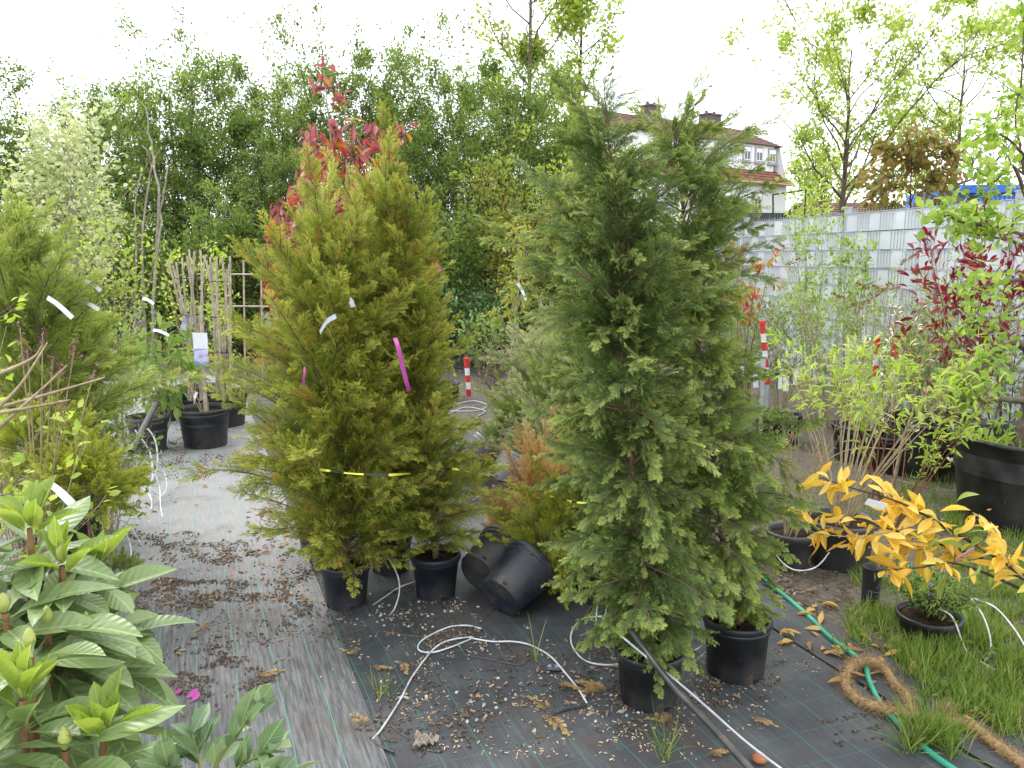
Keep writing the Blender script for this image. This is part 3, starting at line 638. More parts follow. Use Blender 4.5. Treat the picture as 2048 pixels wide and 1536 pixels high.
def house():
    A = P(1236, 400, 62)[:2]; B = P(1572, 400, 74)[:2]; d = (B-A)/np.linalg.norm(B-A); L = np.linalg.norm(B-A); ang = math.atan2(d[1], d[0])
    h = thing('house', 'white house with red tiled roofs and dormer storey beyond the fences', 'house', (A[0], A[1], 0), None, (0, 0, ang))
    DP = 9.5; EZ = 8.0
    def zy(py, Y): return P(1400, py, Y)[2]
    w = MB(); w.add(*box((L/2, DP/2, EZ/2), (L, DP, EZ))); w.build('wall', WALLW, h, False)
    # lower red skirt roof, dormer storey, upper roof
    rb = MB(); roof_rows(rb, (-.4, -.5, EZ-.1), (L+.4, -.5, EZ-.1), (-.2, 1.7, EZ+1.5), (L+.2, 1.7, EZ+1.5), 6); rb.build('roof', TILE, h, False)
    gb = MB(); tubecap(gb, [(-.4, -.55, EZ-.16), (L+.4, -.55, EZ-.16)], .11, 8); gb.build('gutter', GUT, h)
    db = MB(); db.add(*box((L/2-.4, 3.6, EZ+1.95), (L-.6, 5.2, 2.7))); dw = db.build('dormer_wall', WALLW, h, False)
    ub = MB(); roof_rows(ub, (-.3, .7, EZ+3.25), (L+.2, .7, EZ+3.25), (.3, 4.4, EZ+5.1), (L-1.6, 4.4, EZ+5.1), 9)
    roof_rows(ub, (L+.2, 8.6, EZ+3.25), (-.3, 8.6, EZ+3.25), (L-1.6, 4.4, EZ+5.1), (.3, 4.4, EZ+5.1), 9)
    roof_rows(ub, (L+.2, .7, EZ+3.25), (L+.2, 8.6, EZ+3.25), (L-1.6, 4.4, EZ+5.1), (L-1.6, 4.4, EZ+5.1), 9); ub.build('roof', TILED, h, False)
    # flank wall up to the slope of the roof
    fl = MB(); fl.add([(L+.02, 0, EZ), (L+.02, 9.5, EZ), (L+.02, 8.4, EZ+3.25), (L+.02, .95, EZ+3.25), (L-.2, 0, EZ), (L-.2, 9.5, EZ), (L-.2, 8.4, EZ+3.25), (L-.2, .95, EZ+3.25)],
           [[0, 1, 2, 3], [4, 7, 6, 5], [3, 2, 6, 7]]); fl.build('gable_wall', WALLW, h, False)
    def window(x, z, ww, hh, y):
        rv = MB(); rv.add(*box((x, y-.02, z), (ww+.30, .10, hh+.30))); r_ = rv.build('window', FRAMEG, h, False)
        fb = MB(); fb.add(*box((x, y-.06, z), (ww, .1, hh))); fb.build('frame', FRAMEW, r_, False)
        pb = MB()
        for s in (-1, 1): pb.add(*box((x+s*ww*.235, y-.09, z-.12*hh), (ww*.36, .06, hh*.62)))
        pb.build('pane', GLASS, r_, False)
        sb = MB(); sb.add(*box((x, y-.12, z-hh/2-.2), (ww+.5, .3, .1))); sb.build('sill', FRAMEG, r_, False)
    for px in (1300, 1345, 1400, 1452, 1484, 1514):
        f = (px-1236)/(1572-1236); f = f*62/(74-f*12)                       # even steps along the receding wall
        window(f*L, 6.2, 1.0, 1.5, 0); window(f*L, 2.9, 1.0, 1.5, 0)
    for f in (.25, .42, .60, .78, .86, .95): window(f*L, EZ+2.42, .8, 1.05, 1.0)
    for f, wd in ((.36, 1.3), (.72, 1.7)):
        cb = MB(); cb.add(*box((f*L, 4.2, EZ+4.4), (wd, 1.1, 3.0))); cb.add(*box((f*L, 4.2, EZ+5.96), (wd+.2, 1.3, .14)))
        for k in (-.3, .3): tubecap(cb, [(f*L+k*wd, 4.2, EZ+6.0), (f*L+k*wd, 4.2, EZ+6.3)], .14, 8)
        cb.build('chimney', CHIM, h, False)
house()
def shed():
    a = P(1640, 412, 44); s = thing('shed', 'low shed with red tiled roof behind the thin tree', 'shed', (a[0], a[1], 0))
    MB().add(*box((2.2, 2, 1.9), (5.0, 4, 3.8))).build('wall', WALLW, s, False)
    rb = MB(); roof_rows(rb, (-.6, -.4, 3.75), (5.0, -.4, 3.75), (-.6, 2, 4.5), (5.0, 2, 4.5), 6); roof_rows(rb, (5.0, 4.4, 3.75), (-.6, 4.4, 3.75), (5.0, 2, 4.5), (-.6, 2, 4.5), 6); rb.build('roof', TILED, s, False)
shed()
BLUE = mat('blue_container_paint', (.02, .12, .50), .45, .2, 1.5, .45, 0, .05)
def container():
    a = P(1908, 420, 17.0); zt = P(1908, 367, 17)[2]
    c = thing('container', 'bright blue steel container standing behind the light fence', 'container', (a[0], a[1], 0), None, (0, 0, math.radians(-8)))
    W = 3.4; b = MB(); b.add(*box((W/2, 1.5, zt/2), (W, 3, zt-.1))); b.build('body', BLUE, c, False)
    for x in (.09, .98, 1.9, 2.8, W-.09): MB().add(*box((x, -.05, zt*.35), (.14, .10, zt*.68))).build('rib', BLUE, c, False)
    for z in (zt-.12, zt*.72, .2): MB().add(*box((W/2, -.06, z), (W+.04, .11, .16))).build('rail', BLUE, c, False)
    e = MB(); e.add(*box((.33, -.02, zt-.36), (.16, .06, .22))); e.build('lifting_hole', BLACKF, c, False)
container()
def green_bin():
    a = P(1446, 440, 14.5); c = thing('storage_box', 'dark green ribbed box beside the dark topped fence', 'box', (a[0], a[1], 0))
    z = P(1446, 432, 14.5)[2]; G_ = mat('dark_green_paint', (.02, .09, .06), .5, .2, 2)
    MB().add(*box((0, .5, z/2), (.62, 1, z))).build('body', G_, c, False)
    for k in range(4): MB().add(*box((-.23+k*.155, -.02, z/2), (.05, .05, z*.98))).build('rib', G_, c, False)
    MB().add(*box((0, .5, z+.03), (.7, 1.1, .06))).build('lid', G_, c, False)
green_bin()

# ------------------------------------------------------------------ trees behind the nursery
L_WOOD = leafmat('wood_leaf', [(.12, .18, .045), (.18, .26, .06), (.26, .35, .09)], .55, .5, .3)
L_WOODD = leafmat('wood_leaf_dark', [(.085, .14, .032), (.13, .20, .045), (.19, .26, .06)], .5, .48, .3)
L_WOODY = leafmat('wood_leaf_yellow', [(.15, .22, .04), (.25, .32, .06), (.36, .42, .09)], .5, .5, .3)
L_SPR = leafmat('spring_leaf', [(.20, .29, .05), (.30, .40, .08), (.40, .48, .13)], .5, .5, .3)
L_COP = leafmat('copper_leaf', [(.12, .15, .03), (.20, .19, .045), (.30, .17, .055), (.16, .19, .04)], .55, .35, .3)
def tree_proto(name, seed, h, rad, t0, n1, el, n2, multi, spread, leaf, nleaf, lsz, bark, r0, sd, droop=.1, prof=None, l2=.4, low=0, rise=.4):
    """one tree at the origin: trunk part and crown part"""
    root = thing(name, None, None); lines, A, D = skel(seed, h, rad, t0, n1, el, n2, multi, r0, spread, (0, 0), prof, .05, l2, rise, .12)
    wood(root, lines, bark, 'trunk', 6, True, .004)
    r = np.random.default_rng(seed+5); w_ = np.exp(1.25*r.normal(size=len(A))); ii = r.choice(len(A), len(A), p=w_/w_.sum())   # leaves gather in tufts
    pos, d = pick(A[ii], D[ii], nleaf, seed, sd, droop, .9)
    M = frames(d, nrm(rnd(nleaf, .7, r)+np.array((0, 0, .8))))*(lsz*r.uniform(.6, 1.3, nleaf))[:, None, None]
    mb = MB(); mb.add(*inst(KITE, KITEF, M, pos)); c = mb.build('crown', leaf, root); tag(c, kind='stuff'); return root
def dup_tree(root, loc, rz, s, label, cat='tree', group=None, mcrown=None):
    r = root.copy(); col.objects.link(r); r.location = loc; r.rotation_euler = (0, 0, rz); r.scale = s if not np.isscalar(s) else (s,)*3
    tag(r, label, cat, group)
    for c in root.children:
        k = copy_to(c, r)
        if mcrown and c.name.startswith('crown'): k.material_slots[0].link = 'OBJECT'; k.material_slots[0].material = mcrown
    return r
flat = lambda t: .75+.25*math.sin(math.pi*t)
protos = [tree_proto('leafy_tree', 300+k, 5.2, 1.25, .10, 26, 40, 6, 3, .8, (L_WOOD, L_WOODD, L_WOOD, L_WOODD)[k], 12500, .078, BARKD, .035, .075, .15, flat, .45) for k in range(4)]
# wood behind: (pixel x, pixel y of the top, distance)
WOODS = [(60, 190, 15.5), (-40, 150, 14.5), (150, 260, 17), (225, 200, 16), (300, 165, 15), (375, 130, 15.5), (440, 128, 14.6), (500, 150, 16.5), (560, 165, 15), (640, 150, 15.6),
         (700, 115, 14.8), (770, 125, 15.8), (840, 145, 16.4), (905, 130, 15.2), (960, 150, 16.6), (1030, 150, 15.6), (1095, 190, 16.8), (1150, 215, 16), (330, 260, 13.6), (590, 300, 13.4), (480, 330, 13.0), (680, 330, 13.2), (1010, 300, 14.2), (870, 290, 14), (-140, 170, 16), (1210, 260, 17.5)]
WLAB = ['at the far left edge', 'far left, mostly cut by the frame', 'left of the gap in the treetops', 'right of the gap in the treetops', 'behind the bare grey stems, lighter at its top', 'right of the bare grey stems', 'with a high crown above the cane bundles', 'behind the cane bundles in the second row', 'left of the red leaf tufts in the second row', 'directly behind the topmost red leaf tuft', 'behind the tip of the tall yellow green conifer', 'right of the tall yellow green conifer tip', 'left of the aspen in the second row', 'with a high crown left of the tall aspen', 'at the foot of the tall aspen', 'right below the tall aspen crown', 'left of the weeping conifer top', 'behind the weeping conifer top', 'low tree in front of the wood by the bare grey stems', 'low tree in front of the wood behind the red shrub', 'low tree in front of the wood above the bamboo lattice', 'low tree in front of the wood behind the yellow green conifers', 'low tree in front of the wood behind the pear sapling', 'low tree in front of the wood right of the yellow green conifers', 'beyond the left edge of the wood', 'between the wood and the white house']
for i, (px, py, Y) in enumerate(WOODS):
    b = P(px, 600, Y); h = P(px, py, Y)[2]; pr = protos[i % 4]; s = h/5.35
    lab = 'leafy wood tree '+WLAB[i]
    if i < 4: pr.location = (b[0], b[1], 0); pr.scale = (s, s, s); pr.rotation_euler = (0, 0, i*1.3); tag(pr, lab, 'tree', 'trees of the dense wood')
    else: dup_tree(pr, (b[0], b[1], 0), i*1.7, (s*R.uniform(.9, 1.1), s*R.uniform(.9, 1.1), s), lab, 'tree', 'trees of the dense wood', (L_WOOD, L_WOOD, L_WOODD, None)[i % 4])
def single_tree(name, label, px, pytop, Y, seed, rad, t0, n1, el, n2, leaf, nleaf, lsz, bark, r0, sd, prof=None, multi=1, spread=0, l2=.4, group=None, droop=.1, rise=.4):
    b = P(px, 600, Y); h = P(px, pytop, Y)[2]
    o = tree_proto(name, seed, h, rad, t0, n1, el, n2, multi, spread, leaf, nleaf, lsz, bark, r0, sd, droop, prof, l2, 0, rise); o.location = (b[0], b[1], 0); return tag(o, label, 'tree', group)
crown = lambda t: .35+.75*math.sin(math.pi*min(1, max(0, (t-.25)/.78)))**.8
tall = lambda t: .5+.5*math.sin(math.pi*min(1, max(0, (t-.3)/.7)))
single_tree('aspen_tree', 'tall loose crowned aspen rising out of the frame above the wood', 1065, -330, 21, 401, 2.3, .30, 26, 40, 6, L_WOODY, 9000, .15, BARK, .085, .17, tall, l2=.42)
single_tree('aspen_tree', 'slim tall aspen behind the green weeping conifer', 1150, -60, 23, 402, 1.5, .35, 22, 40, 6, L_SPR, 4200, .15, BARKD, .10, .15, tall, l2=.42)
single_tree('maple_tree', 'thin airy spring tree with rounded crown right of the white house', 1685, 100, 24, 410, 3.5, .32, 26, 40, 8, L_SPR, 7500, .15, BARK, .125, .16, crown, l2=.36, rise=.25)
single_tree('maple_tree', 'airy spring tree left of the blue container', 1902, 75, 26, 411, 2.6, .30, 22, 45, 8, L_SPR, 4200, .15, BARK, .12, .12, crown, l2=.36, rise=.25)
single_tree('maple_tree', 'dense spring tree at the right edge behind the fence', 2075, 90, 22, 412, 2.3, .22, 24, 45, 7, L_SPR, 6000, .15, BARK, .13, .16, crown, l2=.42)
single_tree('maple_tree', 'small bright green tree between the two airy spring trees', 1815, 250, 29, 413, 1.6, .25, 20, 45, 6, L_SPR, 2400, .15, BARK, .09, .14, crown)
single_tree('copper_tree', 'copper and olive leaved small tree above the light fence', 1805, 285, 12.8, 414, .62, .42, 30, 15, 6, L_COP, 2400, .13, BARKD, .035, .08, lambda t: .5+.6*math.sin(math.pi*min(1, max(0, (t-.3)/.75))), droop=.9, rise=0)
single_tree('copper_tree', 'smaller copper leaved shrub left of the larger copper tree', 1752, 395, 12.9, 415, .30, .5, 16, 15, 5, L_COP, 500, .12, BARKD, .02, .06, flat, droop=.9, rise=0)
single_tree('far_tree', 'hazy round tree on the horizon between house and thin tree', 1640, 345, 70, 416, 2.6, .2, 20, 40, 6, L_WOODY, 2500, .4, BARK, .15, .4, crown)
# shrubs in front of the wood
L_IVY = leafmat('ivy_leaf', [(.035, .09, .022), (.06, .14, .035), (.10, .20, .05)], .35, .25, .5)
L_BRN = leafmat('brown_green_leaf', [(.12, .17, .03), (.20, .24, .04), (.19, .11, .03)], .55, .4, .3)
def bush(name, label, px, pytop, Y, seed, rad, leaf, nleaf, lsz, cat='shrub', multi=7, sd=.07, group=None, el=40, bark=BARKD):
    b = P(px, 600, Y); h = P(px, pytop, Y)[2]
    o = tree_proto(name, seed, h, rad*.55, .08, 12, el, 5, multi, rad*.7, leaf, nleaf, lsz, bark, .014, sd, .1, flat, .5); o.location = (b[0], b[1], 0); return tag(o, label, cat, group)
for i, (px, py, Y, rad, lf, n, lab) in enumerate([
    (470, 480, 12.2, 1.1, L_WOODD, 7000, 'dark green bush behind the bamboo lattice, left of centre'),
    (610, 470, 12.0, 1.0, L_WOODD, 6500, 'dark green bush behind the red leaved shrub'),
    (355, 520, 12.2, .9, L_WOODD, 5000, 'dark bush behind the cane bundles'),
    (900, 430, 12.4, .9, L_WOODD, 5500, 'dark green bush in shade right of the yellow green conifers'),
    (960, 610, 11.2, .8, L_IVY, 3800, 'low ivy green undergrowth behind the red and white post'),
    (760, 560, 11.6, 1.0, L_WOODD, 5000, 'dark bush hidden behind the yellow green conifers'),
    (1170, 330, 13.2, .9, L_WOODY, 4500, 'light yellow green shrub left of the weeping conifer top'),
    (990, 250, 13.6, .8, L_WOODY, 3500, 'tall yellow green shrub in front of the wood near the aspen'),
    (1070, 390, 11.8, .95, L_BRN, 4200, 'brown and green budding shrub behind the pear sapling'),
    (1230, 480, 11.5, .8, L_BRN, 3000, 'brown green shrub behind the two dark conifers'),
    (1330, 470, 12.6, .9, L_WOODY, 3200, 'light green shrub behind the dark conifers before the far fence'),
    (230, 400, 12.6, 1.0, L_WOODD, 5000, 'shaded bush behind the bare grey stems'),
    (60, 360, 12.8, 1.3, L_WOOD, 6500, 'grey green bush behind the blossoming pear at the left'),
    ]): bush('bush', lab, px, py, Y, 500+i, rad, lf, n, .075)

# ------------------------------------------------------------------ near and middle-distance plants
LM = {
 'rh': leafmat('rhododendron_leaf', [(.125, .19, .06), (.18, .26, .09), (.25, .33, .13)], .38, .28, .6, True),
 'rhn': leafmat('rhododendron_new_leaf', [(.18, .28, .045), (.25, .34, .065), (.32, .40, .09)], .42, .45, .4, True),
 'ever': leafmat('evergreen_leaf', [(.10, .17, .08), (.15, .23, .10), (.21, .29, .13)], .36, .25, .5, True),
 'yel': leafmat('yellow_laurel_leaf', [(.66, .38, .04), (.76, .52, .075), (.82, .64, .18), (.70, .45, .06), (.64, .54, .10)], .42, .35, .4, True),
 'yelg': leafmat('green_laurel_leaf', [(.22, .30, .06), (.32, .38, .09)], .42, .4, .4, True),
 'dry': leafmat('dry_tan_leaf', [(.36, .20, .08), (.52, .33, .14), (.60, .40, .13), (.28, .14, .05)], .7, .2, .2, True),
 'red': leafmat('red_leaf', [(.25, .055, .065), (.34, .10, .11), (.38, .16, .13), (.29, .075, .095)], .5, .3, .35),
 'redo': leafmat('orange_red_leaf', [(.34, .06, .04), (.42, .13, .05), (.40, .24, .06), (.24, .26, .05)], .45, .45, .35),
 'pho': leafmat('photinia_leaf', [(.12, .016, .022), (.20, .026, .032), (.26, .06, .035)], .35, .3, .5),
 'lime': leafmat('lime_leaf', [(.24, .36, .05), (.32, .44, .08), (.42, .50, .14)], .5, .5, .3),
 'app': leafmat('apple_leaf', [(.17, .28, .05), (.25, .37, .07), (.36, .46, .13)], .45, .5, .35),
 'mid': leafmat('mid_green_leaf', [(.11, .19, .04), (.17, .27, .06), (.25, .34, .09)], .5, .4, .3),
 'dark': leafmat('dark_green_leaf', [(.035, .08, .025), (.06, .12, .035), (.10, .16, .05)], .4, .3, .4),
 'pale': leafmat('pale_blossom_leaf', [(.30, .36, .15), (.42, .46, .22), (.58, .60, .40), (.22, .30, .09)], .55, .45, .3),
 'aza': leafmat('orange_green_leaf', [(.18, .22, .04), (.28, .26, .06), (.36, .20, .06), (.20, .26, .06)], .55, .4, .3),
 'drp': leafmat('yellow_green_drooping_leaf', [(.20, .26, .04), (.32, .34, .06), (.40, .36, .07)], .5, .4, .3),
 'plum': leafmat('plum_flower', [(.12, .035, .06), (.20, .07, .11), (.28, .14, .17)], .7, .3, .2),
 'cone': leafmat('brown_seed_head', [(.20, .11, .05), (.30, .18, .08)], .8, .1, .1),
 'white': leafmat('white_pink_leaf', [(.62, .55, .50), (.70, .66, .58), (.62, .36, .36), (.40, .45, .25)], .6, .4, .2),
 'cream': leafmat('cream_petal', [(.74, .70, .48), (.80, .76, .60)], .6, .3, .3),
 'vio': leafmat('violet_petal', [(.32, .22, .58), (.42, .30, .66)], .6, .3, .3),
}
def to_local(root, p): return np.asarray(p, float)-np.array(root.location)
def shrub(name, label, cat, loc, h, seed, leaf, lkind, n, size, nobj=120, multi=6, spread=.25, rad=.2, t0=.25, n1=9, el=50, n2=3, bark=TWIG, r0=.006, sd=.02, droop=0.0, lean=(0, 0), pot=None, potm=None, z=None, group=None, upw=1.0, rand=.7, wname='stem', prof=None, l2=.4, handles=0, lift=0.0):
    root = thing(name, label, cat, (loc[0], loc[1], 0), group)
    zb = 0.0
    if pot: pot_parts(root, *pot, potm or PLASTIC, handles=handles); zb = pot[2]*.84
    lines, A, D = skel(seed, h-zb, rad, t0, n1, el, n2, multi, r0, spread, lean, prof or flat, .04, l2, .35, .03)
    off = np.array((0, 0, zb+lift)); lines = [(i, p+off, r) for i, p, r in lines]; A = A+off
    wood(root, lines, bark, wname, 5, name == 'far')
    pos, d = pick(A, D, n, seed, sd, droop, rand); r = np.random.default_rng(seed)
    put_leaves(root, pos, d, size*r.uniform(.6, 1.2, n), lkind, leaf, nobj, upw, r)
    return root

# --- rhododendron and small evergreen in the left foreground
def whorl(root, c, ax, n, size, kind, m, el, r, a0=0, jit=.25, upw=1.0):
    ax = nrm(np.asarray(ax)[None])[0]; u = nrm(np.cross(ax, (.3, 1, .2))[None])[0]; w = np.cross(ax, u)
    pos = []; d = []; N = []
    for i in range(n):
        a = a0+i*2*math.pi/n+r.normal()*jit; e = el+r.normal()*.18
        rr = math.cos(a)*u+math.sin(a)*w; d.append(rr*math.cos(e)+ax*math.sin(e)); pos.append(np.asarray(c)+rr*.006+ax*r.normal()*.012)
    pos, d = np.array(pos), np.array(d); sz = size*r.uniform(.75, 1.12, n)
    M = frames(d, np.repeat((ax*1.0)[None], n, 0)+rnd(n, .18, r))*sz[:, None, None]
    for i in range(n):
        k = int(r.integers(0, len(LEAFSET[kind]))); o = link('leaf', leafmesh(kind, k, m), root)
        o.matrix_basis = Matrix([[*M[i, a], pos[i, a]] for a in range(3)]+[[0, 0, 0, 1]])
def bud(root, c, ax, m, L=.035, rr=.009):
    ax = nrm(np.asarray(ax)[None])[0]; t = np.linspace(0, 1, 7); mb = MB()
    mb.add(*tube(np.asarray(c)+ax*L*t[:, None], rr*np.sin(np.pi*np.clip(t*.93+.05, 0, 1))**.8, 7)); mb.build('bud', m, root)
BUDG = mat('bud_green', (.34, .38, .10), .55, .2, 60)
def rhododendron(label, base, shoots, seed, group=None, lsize=.138):
    r = np.random.default_rng(seed); root = thing('rhododendron', label, 'rhododendron', (base[0], base[1], 0), group)
    b0 = np.array((0, 0, .16))
    pot_parts(root, .15, .12, .24, PLASTIC)
    for (px, py, Y, fresh, ln) in shoots:
        tip = P(px, py, Y)-np.array(root.location); d0 = tip-b0; mid = b0+d0*.55+np.array((d0[0]*.12, d0[1]*.12, -.02)); path = spline([b0, mid, tip], 6)
        mb = MB(); mb.add(*tube(path, np.linspace(.009, .0052, len(path)), 7)); mb.build('stem', SHOOT, root)
        ax = nrm((path[-1]-path[-4])[None])[0]
        whorl(root, tip-ax*.012, ax, 7, lsize*ln, 'rhodo', LM['rh'], .22, r, r.uniform(0, 6))
        whorl(root, tip-ax*.095, ax, 6, lsize*ln*1.05, 'rhodo', LM['rh'], -.12, r, r.uniform(0, 6))
        whorl(root, tip-ax*.19, ax, 5, lsize*ln, 'rhodo', LM['rh'], -.35, r, r.uniform(0, 6))
        if fresh:
            t2 = tip+ax*.030; mb = MB(); mb.add(*tube([tip-ax*.01, t2], [.0055, .0045], 7)); mb.build('stem', SHOOT, root)
            whorl(root, t2, ax, 6, lsize*.62, 'new', LM['rhn'], .75, r, r.uniform(0, 6)); whorl(root, t2+ax*.012, ax, 3, lsize*.5, 'new', LM['rhn'], 1.25, r, 1)
        bud(root, tip+ax*(.035 if fresh else 0), ax, BUDG, .045 if fresh else .035)
rhododendron('large leaved rhododendron with rust brown stems in the left foreground, upper of the two',
             P(60, 1500, 1.33), [(62, 1090, 1.30, 1, 1.0), (125, 1165, 1.26, 1, .9), (188, 1165, 1.38, 1, .95), (10, 1225, 1.16, 0, 1), (95, 1250, 1.18, 0, 1.1), (170, 1260, 1.28, 0, 1), (-40, 1110, 1.3, 1, 1), (60, 1180, 1.32, 0, 1), (225, 1250, 1.36, 0, .95), (20, 1290, 1.2, 0, 1.05), (130, 1330, 1.22, 0, 1)], 61)
rhododendron('large leaved rhododendron at the lower left corner, nearest to the viewer',
             P(30, 1700, 1.02), [(48, 1440, 1.0, 1, .95), (130, 1500, .98, 0, 1.0), (-20, 1490, .95, 0, 1), (60, 1300, 1.1, 0, 1), (205, 1520, 1.02, 1, .8)], 62)
def evergreen():
    r = np.random.default_rng(63); b = P(430, 1690, 1.05); root = thing('evergreen_shrub', 'small glossy evergreen twig shrub at the bottom edge left of centre', 'shrub', (b[0], b[1], 0))
    pot_parts(root, .10, .08, .16, PLASTIC)
    for pts in ([(410, 1640, 1.06), (432, 1530, 1.04), (480, 1460, 1.04), (520, 1405, 1.06)], [(432, 1620, 1.05), (470, 1540, 1.0), (550, 1500, .99)], [(410, 1640, 1.08), (400, 1530, 1.1), (385, 1470, 1.12)], [(420, 1650, 1.0), (360, 1560, .98), (330, 1530, .98)], [(432, 1650, 1.1), (500, 1560, 1.12), (590, 1560, 1.12)]):
        p = spline(np.array([P(*q) for q in pts])-np.array(root.location), 5); mb = MB(); mb.add(*tube(p, np.linspace(.0045, .002, len(p)), 6)); mb.build('stem', mat('green_stem', (.20, .22, .07), .6) if 'green_stem' not in bpy.data.materials else bpy.data.materials['green_stem'], root)
        k = np.linspace(5, len(p)-1, 12).astype(int); g = nrm(np.gradient(p, axis=0))[k]; n = len(k)
        sd = nrm(np.cross(g, (0, 0, 1)))*np.where(np.arange(n) % 2, 1, -1)[:, None]
        d = nrm(g*.75+sd*.7+rnd(n, .3, r)+np.array((0, 0, .25))); put_leaves(root, p[k], d, .052*r.uniform(.75, 1.15, n), 'oval', LM['ever'], 60, 1.1, r)
evergreen()

# --- left side
def loc(px, py): q = G(px, py); return q[0], q[1]
conifer('green_conifer', 'green soft conifer hung with white plant labels at the left edge', 'conifer', (P(80, 900, 3.9)[0], 3.9, 0), 1.72,
        env_fn([(0, .25), (.2, .42), (.45, .42), (.7, .25), (.9, .1), (1, .03)]), LIB_UP, C_SOF, (.15, .12, .24), PLASTIC, .22, 120, 20, 62, (0, 0), 71)
conifer('green_conifer', 'second green soft conifer right behind the labelled one', 'conifer', (P(150, 900, 4.3)[0], 4.3, 0), 1.22,
        env_fn([(0, .3), (.2, .42), (.45, .42), (.7, .25), (.9, .1), (1, .03)]), LIB_UP, C_SOF, (.15, .12, .24), PLASTIC, .22, 90, 15, 55, (.1, 0), 72)
def globe(label, px, py, Y, rad, h, fm, seed):
    b = P(px, py, Y); root = thing('globe_conifer', label, 'conifer', (b[0], b[1], 0), 'round dwarf conifers at the left'); pot_parts(root, .11, .09, .18, PLASTIC)
    r = np.random.default_rng(seed); first = {}; zc = h-rad
    for i in range(105):
        v = nrm(rnd(1, 1, r))[0]
        if v[2] < -.75: continue
        L0, vs = LIB_UP[2]; me = vs[i % 4]; s = rad*r.uniform(.55, .75)/.22
        p = np.array((0, 0, zc))+v*rad*.42; d = nrm((v+np.array((0, 0, .35)))[None]); M3 = frames(d, rnd(1, 1, r)+v)[0]*s
        M = Matrix([[*M3[a], p[a]] for a in range(3)]+[[0, 0, 0, 1]])
        if me.name not in first:
            o = link('branch', me, root); o.material_slots[1].link = 'OBJECT'; o.material_slots[1].material = fm; o.matrix_basis = M; first[me.name] = o
        else: copy_to(first[me.name], root, M)
    MB().add(*tube([(0, 0, .12), (0, 0, zc+rad*.3)], [.012, .004], 6)).build('trunk', WOODC, root)
globe('yellow green round dwarf conifer, topmost of the round ones at the left', 85, 900, 2.9, .17, 1.02, C_LIM, 74)
globe('dark green round dwarf conifer right above the rhododendron', 172, 980, 2.7, .175, .91, C_LIM, 75)
globe('little round dwarf conifer peeping out behind the upper rhododendron leaves', 222, 1090, 2.7, .09, .52, C_MID, 76)
shrub('azalea', 'bushy shrub with orange tinged green leaves at the left edge', 'shrub', loc(45, 1200), .82, 77, LM['aza'], 'lance', 620, .034, 250, 9, .2, .14, .3, 8, 55, 3, TWIG, .005, .015)
shrub('lilac_shrub', 'shrub with pale green leaf clusters and withered plum flowers at the far left', 'shrub', (P(-60, 900, 2.5)[0], 2.5), 1.30, 78, LM['lime'], 'oval', 420, .040, 260, 4, .42, .30, .35, 7, 40, 3, TWIG, .006, .018, 0, (.22, 0))
def plum_heads():
    r = np.random.default_rng(5); root = thing('withered_flower_shrub', 'thin twigs with withered plum coloured flower heads among the left shrubs', 'shrub', (P(60, 900, 2.7)[0], 2.7, 0))
    for px, py in ((40, 655), (85, 665), (150, 690), (105, 720), (120, 735), (190, 740), (82, 780), (55, 700), (125, 800)):
        t = P(px, py, 2.6+r.uniform(-.15, .15))-np.array(root.location); p = spline([(0, 0, .2), (t[0]*.4, t[1]*.4, .2+t[2]*.45), t], 5); MB().add(*tube(p, np.linspace(.004, .0015, len(p)), 4)).build('stem', TWIG, root)
        n = 26; tt = r.uniform(.8, 1.0, n); q = np.stack([np.interp(tt, np.linspace(0, 1, len(p)), p[:, k]) for k in range(3)], 1)
        q = t+nrm(p[-1]-p[-3])*r.uniform(-.05, .02, n)[:, None]+rnd(n, .010, r); M = frames(nrm(rnd(n, 1, r)), rnd(n, 1, r))*(.013*r.uniform(.6, 1.2, n))[:, None, None]
        MB().add(*inst(KITE, KITEF, M, q)).build('flower_head', LM['plum'], root)
plum_heads()
def bare_arcs(name, label, arcs, m, r0=.005, bud_m=None):
    b = np.mean([P(*a[0]) for a in arcs], 0); root = thing(name, label, 'shrub', (b[0], b[1], 0))
    for a in arcs:
        p = spline(np.array([P(*q) for q in a])-np.array(root.location), 6); MB().add(*tube(p, np.linspace(r0, r0*.35, len(p)), 5)).build('stem', m, root)
bare_arcs('bare_shrub', 'long bare tan twigs reaching right across the left shrubs', [[(-30, 880, 2.2), (60, 800, 2.2), (135, 730, 2.25)], [(-20, 820, 2.2), (90, 790, 2.25), (210, 755, 2.3)], [(-30, 840, 2.1), (40, 770, 2.15), (95, 685, 2.2)], [(-30, 760, 2.2), (60, 720, 2.2), (85, 690, 2.2)], [(-20, 830, 2.2), (60, 815, 2.2), (140, 800, 2.3)]], TWIG, .0065)
shrub('red_leaf_shrub', 'deep red leaved shrub cut by the left edge', 'shrub', (P(-20, 800, 4.4)[0], 4.4), 1.35, 79, LM['pho'], 'lance', 300, .06, 150, 5, .2, .2, .4, 7, 45, 3, TWIGR, .007, .02)
shrub('orange_leaf_tree', 'orange and green leaved small tree at the far left behind the conifer', 'tree', (P(-30, 700, 5.6)[0], 5.6), 2.35, 80, LM['aza'], 'lance', 700, .06, 200, 3, .3, .4, .45, 12, 45, 4, BARKD, .012, .035)
shrub('blossoming_pear', 'pear tree with whitish green blossom crown left of the bare grey stems', 'tree', (P(160, 700, 7.2)[0], 7.2), P(160, 265, 7.2)[2]-.05, 81, LM['pale'], 'round', 2600, .055, 300, 2, .12, .62, .46, 20, 35, 6, BARKL, .032, .06, 0, (0, 0), wname='trunk', prof=lambda t: 1.0-.4*t)
